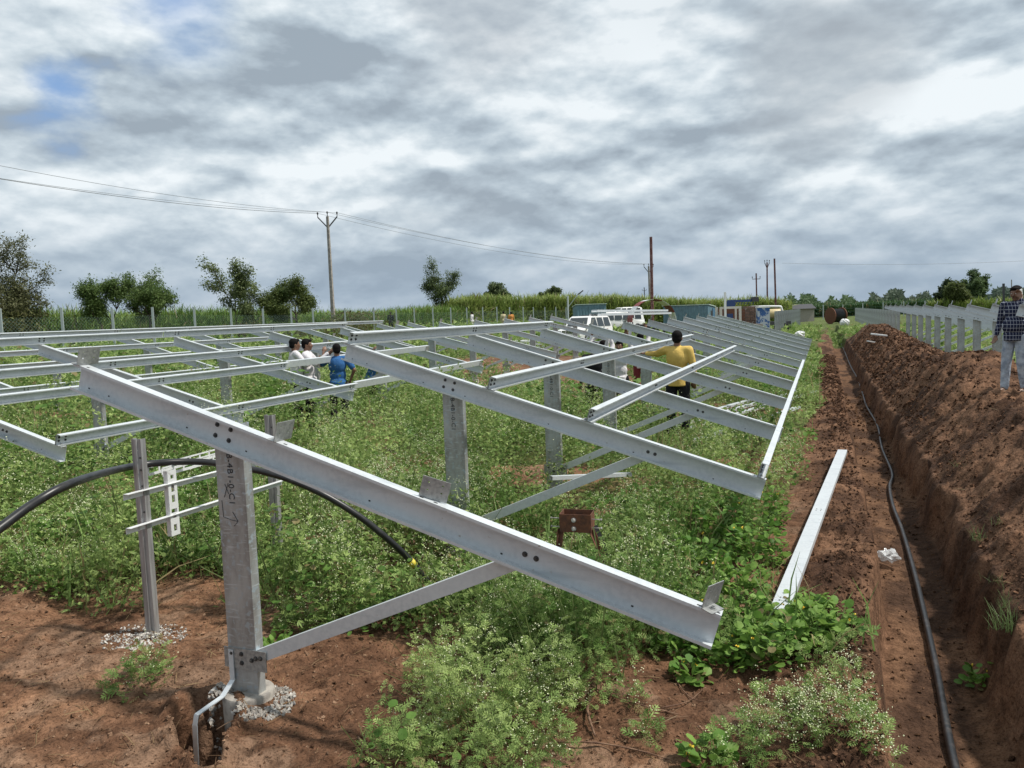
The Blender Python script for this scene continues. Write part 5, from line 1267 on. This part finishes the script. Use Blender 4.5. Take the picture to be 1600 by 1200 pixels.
# ------------------------------------------------------------------ people
def remesh(name, mb, vox, m, parent, smooth=4):
    me = bpy.data.meshes.new(name); me.from_pydata(mb.v, [], mb.f); o = bpy.data.objects.new(name, me); COL.objects.link(o)
    r = o.modifiers.new('r', 'REMESH'); r.mode = 'VOXEL'; r.voxel_size = vox; r.use_smooth_shade = True
    s = o.modifiers.new('s', 'SMOOTH'); s.iterations = smooth; s.factor = .5
    bpy.context.view_layer.update(); dg = bpy.context.evaluated_depsgraph_get(); n = bpy.data.meshes.new_from_object(o.evaluated_get(dg)); n.name = name
    o.modifiers.clear(); o.data = n; n.materials.clear(); n.materials.append(m); n.polygons.foreach_set('use_smooth', [True]*len(n.polygons)); o.parent = parent; return o
def cap(mb, a, b, ra, rb, flat=1.):
    a, b = Vector(a), Vector(b); mb.tube([a, a.lerp(b, .5), b], [ra, (ra+rb)/2, rb], 14); mb.ell(a, (ra,)*3, nu=14, nv=8); mb.ell(b, (rb,)*3, nu=14, nv=8)
def person(loc, rz, label, shirt, pants, arms, h=1.72, belly=0., head=(0, 0), sleeve='long', vox=.014, legs=None, phone=False, lean=0., cap_hat=None, group=None, moustache=False, fingers=True, drop=0.):
    """local frame: faces +Y, x to the person's right is +X. arms = {'R':(elbow,wrist),'L':(elbow,wrist)} in metres for a 1.72 m body"""
    k = h/1.72; root = tag(empty('person', loc, rz, k), label, 'person', group)
    V_ = Vector
    arms = {s: tuple((a[0], a[1], a[2]-drop) for a in arms[s]) for s in arms}
    hip = {'R': V_((.095, 0, .92-drop)), 'L': V_((-.095, 0, .92-drop))}
    if drop: legs = {'R': ((.16, .36, .50), (.12, .04, .085)), 'L': ((-.16, .36, .50), (-.12, .04, .085))}
    lg = legs or {'R': ((.11, .02, .49), (.12, -.02, .085)), 'L': ((-.11, .02, .49), (-.12, -.02, .085))}
    top = lambda z: V_((0, lean*(z-.95), z-drop))
    sh = {'R': top(1.425)+V_((.185, 0, 0)), 'L': top(1.425)+V_((-.185, 0, 0))}; neck = top(1.47); hc = top(1.61)+V_((0, .015, 0)); HR = Euler((head[1], 0, head[0])).to_matrix()
    b = MB()
    b.ell(top(1.28), (.155, .105, .20), nu=18, nv=12); b.ell(top(1.10)+V_((0, .02+belly*.3, 0)), (.145+belly*.3, .10+belly*.5, .16), nu=18, nv=12); b.ell((0, 0, .95-drop), (.155, .105, .12), nu=18, nv=12)
    cap(b, top(1.38), hc-V_((0, .02, .06)), .060, .052)
    for s in 'RL':
        kn, an = (V_(q) for q in lg[s]); cap(b, hip[s], kn, .082, .055); cap(b, kn, an, .052, .036); cap(b, an, an+V_((0, .16, -.045)), .038, .030)
        cap(b, sh[s]*.9+top(1.425)*.1, sh[s], .06, .055)
        el, wr = (V_(q) for q in arms[s]); cap(b, sh[s], el, .050, .038); cap(b, el, wr, .037, .024)
        d = (wr-el).normalized(); pc = wr+d*.045; side = d.cross(V_((0, 0, 1)) if abs(d.z) < .8 else V_((0, 1, 0))).normalized(); nrm = side.cross(d)
        Rm = Matrix((side, nrm, d)).transposed(); b.ell(pc, (.040, .017, .052), Rm)
        if fingers:
            for i, (o_, L_) in enumerate(((-.030, .060), (-.010, .072), (.010, .068), (.030, .052))):
                p0 = pc+side*o_+d*.035; p1 = p0+d*L_*.5+nrm*.012; p2 = p1+d*L_*.38+nrm*.028; cap(b, p0, p1, .0095, .009); cap(b, p1, p2, .009, .0075)
            p0 = pc-side*.03-d*.015; p1 = p0-side*.022+d*.03+nrm*.012; p2 = p1+d*.028+nrm*.012; cap(b, p0, p1, .011, .010); cap(b, p1, p2, .010, .008)
    # head
    H_ = lambda x, y, z: hc+HR @ V_((x, y, z))
    b.ell(H_(0, -.008, .018), (.074, .092, .098), HR, 20, 14); b.ell(H_(0, .022, -.045), (.056, .062, .062), HR, 16, 10); b.ell(H_(0, .062, -.088), (.026, .024, .020), HR)
    cap(b, H_(0, .082, .015), H_(0, .103, -.022), .010, .015); 
    for s_ in (-1, 1): b.ell(H_(s_*.076, -.005, -.005), (.010, .020, .032), HR); b.ell(H_(s_*.034, .076, .030), (.024, .012, .008), HR); b.ell(H_(s_*.040, .066, -.02), (.020, .018, .020), HR)
    b.ell(H_(0, .086, -.056), (.024, .010, .010), HR)
    remesh('body', b, vox, M['skin'], root, 3)
    f = MB()
    for s_ in (-1, 1): f.ell(H_(s_*.031, .079, .013), (.012, .007, .006), HR)
    f.build('eyes', M['eye'], root); 
    # hair
    hb = MB(); hb.ell(H_(0, -.022, .045), (.085, .094, .085), HR, 18, 12); hb.ell(H_(0, -.050, -.005), (.078, .062, .075), HR, 18, 12)
    for s_ in (-1, 1): hb.ell(H_(s_*.066, .0, .03), (.018, .040, .045), HR)
    hb.ell(H_(0, .05, .085), (.06, .045, .03), HR)
    for s_ in (-1, 1): hb.ell(H_(s_*.034, .086, .038), (.018, .006, .004), HR)
    if moustache: hb.ell(H_(0, .098, -.042), (.026, .008, .007), HR)
    ho = remesh('hair', hb, .009 if vox < .012 else .013, M['hair'] if not cap_hat else cap_hat, root, 2)
    # shirt
    s_b = MB(); g_ = .016
    s_b.ell(top(1.30), (.178, .125, .19), nu=20, nv=12); s_b.ell(top(1.10)+V_((0, .02+belly*.3, 0)), (.165+belly*.35, .118+belly*.55, .17), nu=20, nv=12); s_b.ell(top(.97), (.172+belly*.2, .128+belly*.25, .09), nu=20, nv=12)
    s_b.tube([top(.86), top(.98)], [.165, .165], 20); s_b.v = s_b.v
    for s in 'RL':
        el, wr = (V_(q) for q in arms[s]); cap(s_b, top(1.41), sh[s], .075, .068); cap(s_b, sh[s], el.lerp(sh[s], .0 if sleeve == 'long' else .25), .068, .054 if sleeve == 'long' else .060)
        if sleeve == 'long': cap(s_b, el, wr.lerp(el, .12), .052, .036)
    cap(s_b, top(1.42), top(1.475), .072, .060)
    so_ = remesh('shirt', s_b, vox, shirt, root, 4)
    # trousers
    t = MB(); t.ell((0, 0, .93-drop), (.168, .120, .11), nu=20, nv=12)
    for s in 'RL':
        kn, an = (V_(q) for q in lg[s]); cap(t, hip[s], kn, .102, .074); cap(t, kn, an+V_((0, 0, .03)), .074, .062)
    remesh('trousers', t, vox, pants, root, 4)
    for s in 'RL':
        kn, an = (V_(q) for q in lg[s]); q = MB(); q.ell(an+V_((0, .06, -.045)), (.046, .125, .038), nu=16, nv=10); q.ell(an+V_((0, -.01, -.03)), (.042, .055, .055), nu=14, nv=8); q.build('shoe', M['shoe'], root, smooth=True)
    return root, V_
def hold(root, name, c, size, m, rot=(0, 0, 0), label=None, cat=None):
    bpy.context.view_layer.update(); mb = MB(); mb.box((0, 0, 0), size); o = mb.build(name, m); o.matrix_world = root.matrix_world @ Matrix.Translation(Vector(c)) @ Euler(rot).to_matrix().to_4x4(); tag(o, label, cat); return o
hang = {'R': ((.245, .0, 1.14), (.26, .06, .90)), 'L': ((-.245, .0, 1.14), (-.26, .06, .90))}
# man with the phone, on the heap
mx, my = 2.85, 14.55
man, _ = person((mx, my, gz(mx, my)-.0), rad(140), 'man in navy windowpane shirt and pale jeans holding a phone to his ear', M['check'], M['jeans'],
    {'R': ((.255, -.02, 1.15), (.265, .08, .93)), 'L': ((-.25, .19, 1.28), (-.155, .15, 1.53))}, h=1.71, belly=.055, head=(.12, -.16), vox=.009, moustache=True,
    legs={'R': ((.12, .03, .49), (.14, .03, .085)), 'L': ((-.10, .0, .49), (-.11, -.08, .085))})
hold(man, 'mobile_phone', (-.112, .075, 1.60), (.012, .070, .145), M['white_gi'], (-.35, -.1, 0), 'pale mobile phone held to the ear of the man in the check shirt', 'phone')
# man in yellow between the frames
yx, yy = -2.33, 13.5
person((yx, yy, gz(yx, yy)+.06), rad(-2), 'man in a mustard yellow shirt seen from behind, hand on a purlin', M['yshirt'], M['pants'],
    {'L': ((-.36, .14, 1.36), (-.58, .30, 1.36)), 'R': ((.25, .03, 1.14), (.235, .10, .92))}, h=1.87, vox=.011, head=(.12, 0))
# man in blue
bx_, by_ = -8.9, 13.0
person((bx_, by_, gz(bx_, by_)), rad(30), 'man in a bright blue shirt reaching up to a bolt, seen from behind', M['bshirt'], M['pants'],
    {'L': ((-.33, .20, 1.30), (-.28, .30, 1.56)), 'R': ((.33, -.06, 1.20), (.24, .02, .98))}, h=1.70, vox=.011, sleeve='short', head=(.15, 0))
wx, wy = -9.75, 12.80
person((wx, wy, gz(wx, wy)+.04), rad(-40), 'left one of two men in white shirts beside the blue shirted man', M['wshirt'], M['pants'], {'L': hang['L'], 'R': ((.27, .14, 1.22), (.20, .34, 1.30))}, h=1.77, vox=.013)
wx, wy = -9.62, 13.02
person((wx, wy, gz(wx, wy)+.04), rad(-65), 'right one of two men in white shirts, forearms raised to the purlin', M['wshirt'], M['pants'], {'L': ((-.26, .18, 1.22), (-.15, .42, 1.42)), 'R': ((.27, .2, 1.24), (.18, .46, 1.46))}, h=1.77, vox=.013)
q = at(577, 545, 20.5); hx_, hy_ = q.x, q.y
person((hx_, hy_, gz(hx_, hy_)), rad(-20), 'crouching person in a dark cap showing just above the second front frame', M['bshirt'], M['pants'], {'L': ((-.28, .2, 1.42), (-.22, .30, 1.66)), 'R': ((.245, .1, 1.2), (.2, .3, 1.1))}, h=1.72, vox=.014, cap_hat=M['black'], drop=.40)
# crew carrying a bundle of steel overhead
up = {'L': ((-.26, .10, 1.60), (-.20, .12, 1.84)), 'R': ((.26, .10, 1.60), (.20, .12, 1.84))}
crew = [(928, 15.2, -6.9, .15, M['pants'], M['pants'], 'person in black on the left end of the crew under the raised bundle', hang, 1.72), (943, 16.2, 0, .3, M['wshirt'], M['pants'], 'carrier in a white shirt with black trousers left in the crew', up, 1.70),
        (968, 16.0, 0, -.3, M['wshirt'], M['pants'], 'carrier in a patterned pale shirt right of the third post', up, 1.66), (1001, 19.5, 0, .2, M['wshirt'], M['mshirt'], 'carrier at the right end of the raised bundle in maroon trousers', up, 1.72)]
for i, (x, dpt, _, rz, sh_, pa, lab, ar, hh) in enumerate(crew):
    q = at(x, 560, dpt); q.z = gz(q.x, q.y); person(q, YAW+rz+(math.pi if i == 2 else 0), lab, sh_, pa, ar, h=hh, vox=.014, group='crew carrying the steel bundle')
a = at(930, 496, 15.9); b = at(1042, 492.5, 21.5); d = (b-a).normalized(); sd = d.cross(Vector((0, 0, 1))).normalized()
for i in range(5):
    mb = MB(); o_ = sd*(.09*(i % 3)-.09)+Vector((0, 0, .075*(i//3)+.03)); c_ = (a+b)/2; mb.prism(c_prof(.08, .05, .012, .003), a-c_, b-c_, sd, (0, 0, 1)); o = mb.build('carried_channel', M['galv']); o.location = c_+o_+d*.15*(i % 2)
    tag(o, '%s steel channel of the bundle carried overhead by the crew' % ['lower left', 'lower middle', 'lower right', 'upper left', 'upper right'][i], 'beam', 'bundle of steel channels carried overhead')
# people by the far fence
for i, (x, y, dpt, sh_, pa, lab, rz) in enumerate(((738, 505, 66, M['wshirt'], M['wshirt'], 'tiny far figure in white walking by the fence', 1.2), (787, 508, 68, M['lshirt'], M['lshirt'], 'tiny far figure in beige left of the one in orange', .4), (799, 507, 68, M['oshirt'], M['pants'], 'tiny far figure in an orange shirt by the fence', .2))):
    q = at(x, y, dpt); q.z = gz(q.x, q.y); person(q, YAW+rz, lab, sh_, pa, hang if i else {'L': hang['L'], 'R': ((.27, .1, 1.2), (.2, .3, 1.2))}, h=1.72, vox=.03, fingers=False)
q = at(610, 489, 60); q.z = q.z-1.62; person(q, YAW, 'dark haired head showing against the cane beyond the fence', M['pants'], M['pants'], hang, h=1.7, vox=.03, fingers=False)
q = at(1143, 512, 61); q.z = gz(q.x, q.y)+.3; person(q, YAW+2.5, 'small figure in blue standing in the pale framed hut', M['bshirt'], M['pants'], hang, h=1.6, vox=.03, fingers=False)
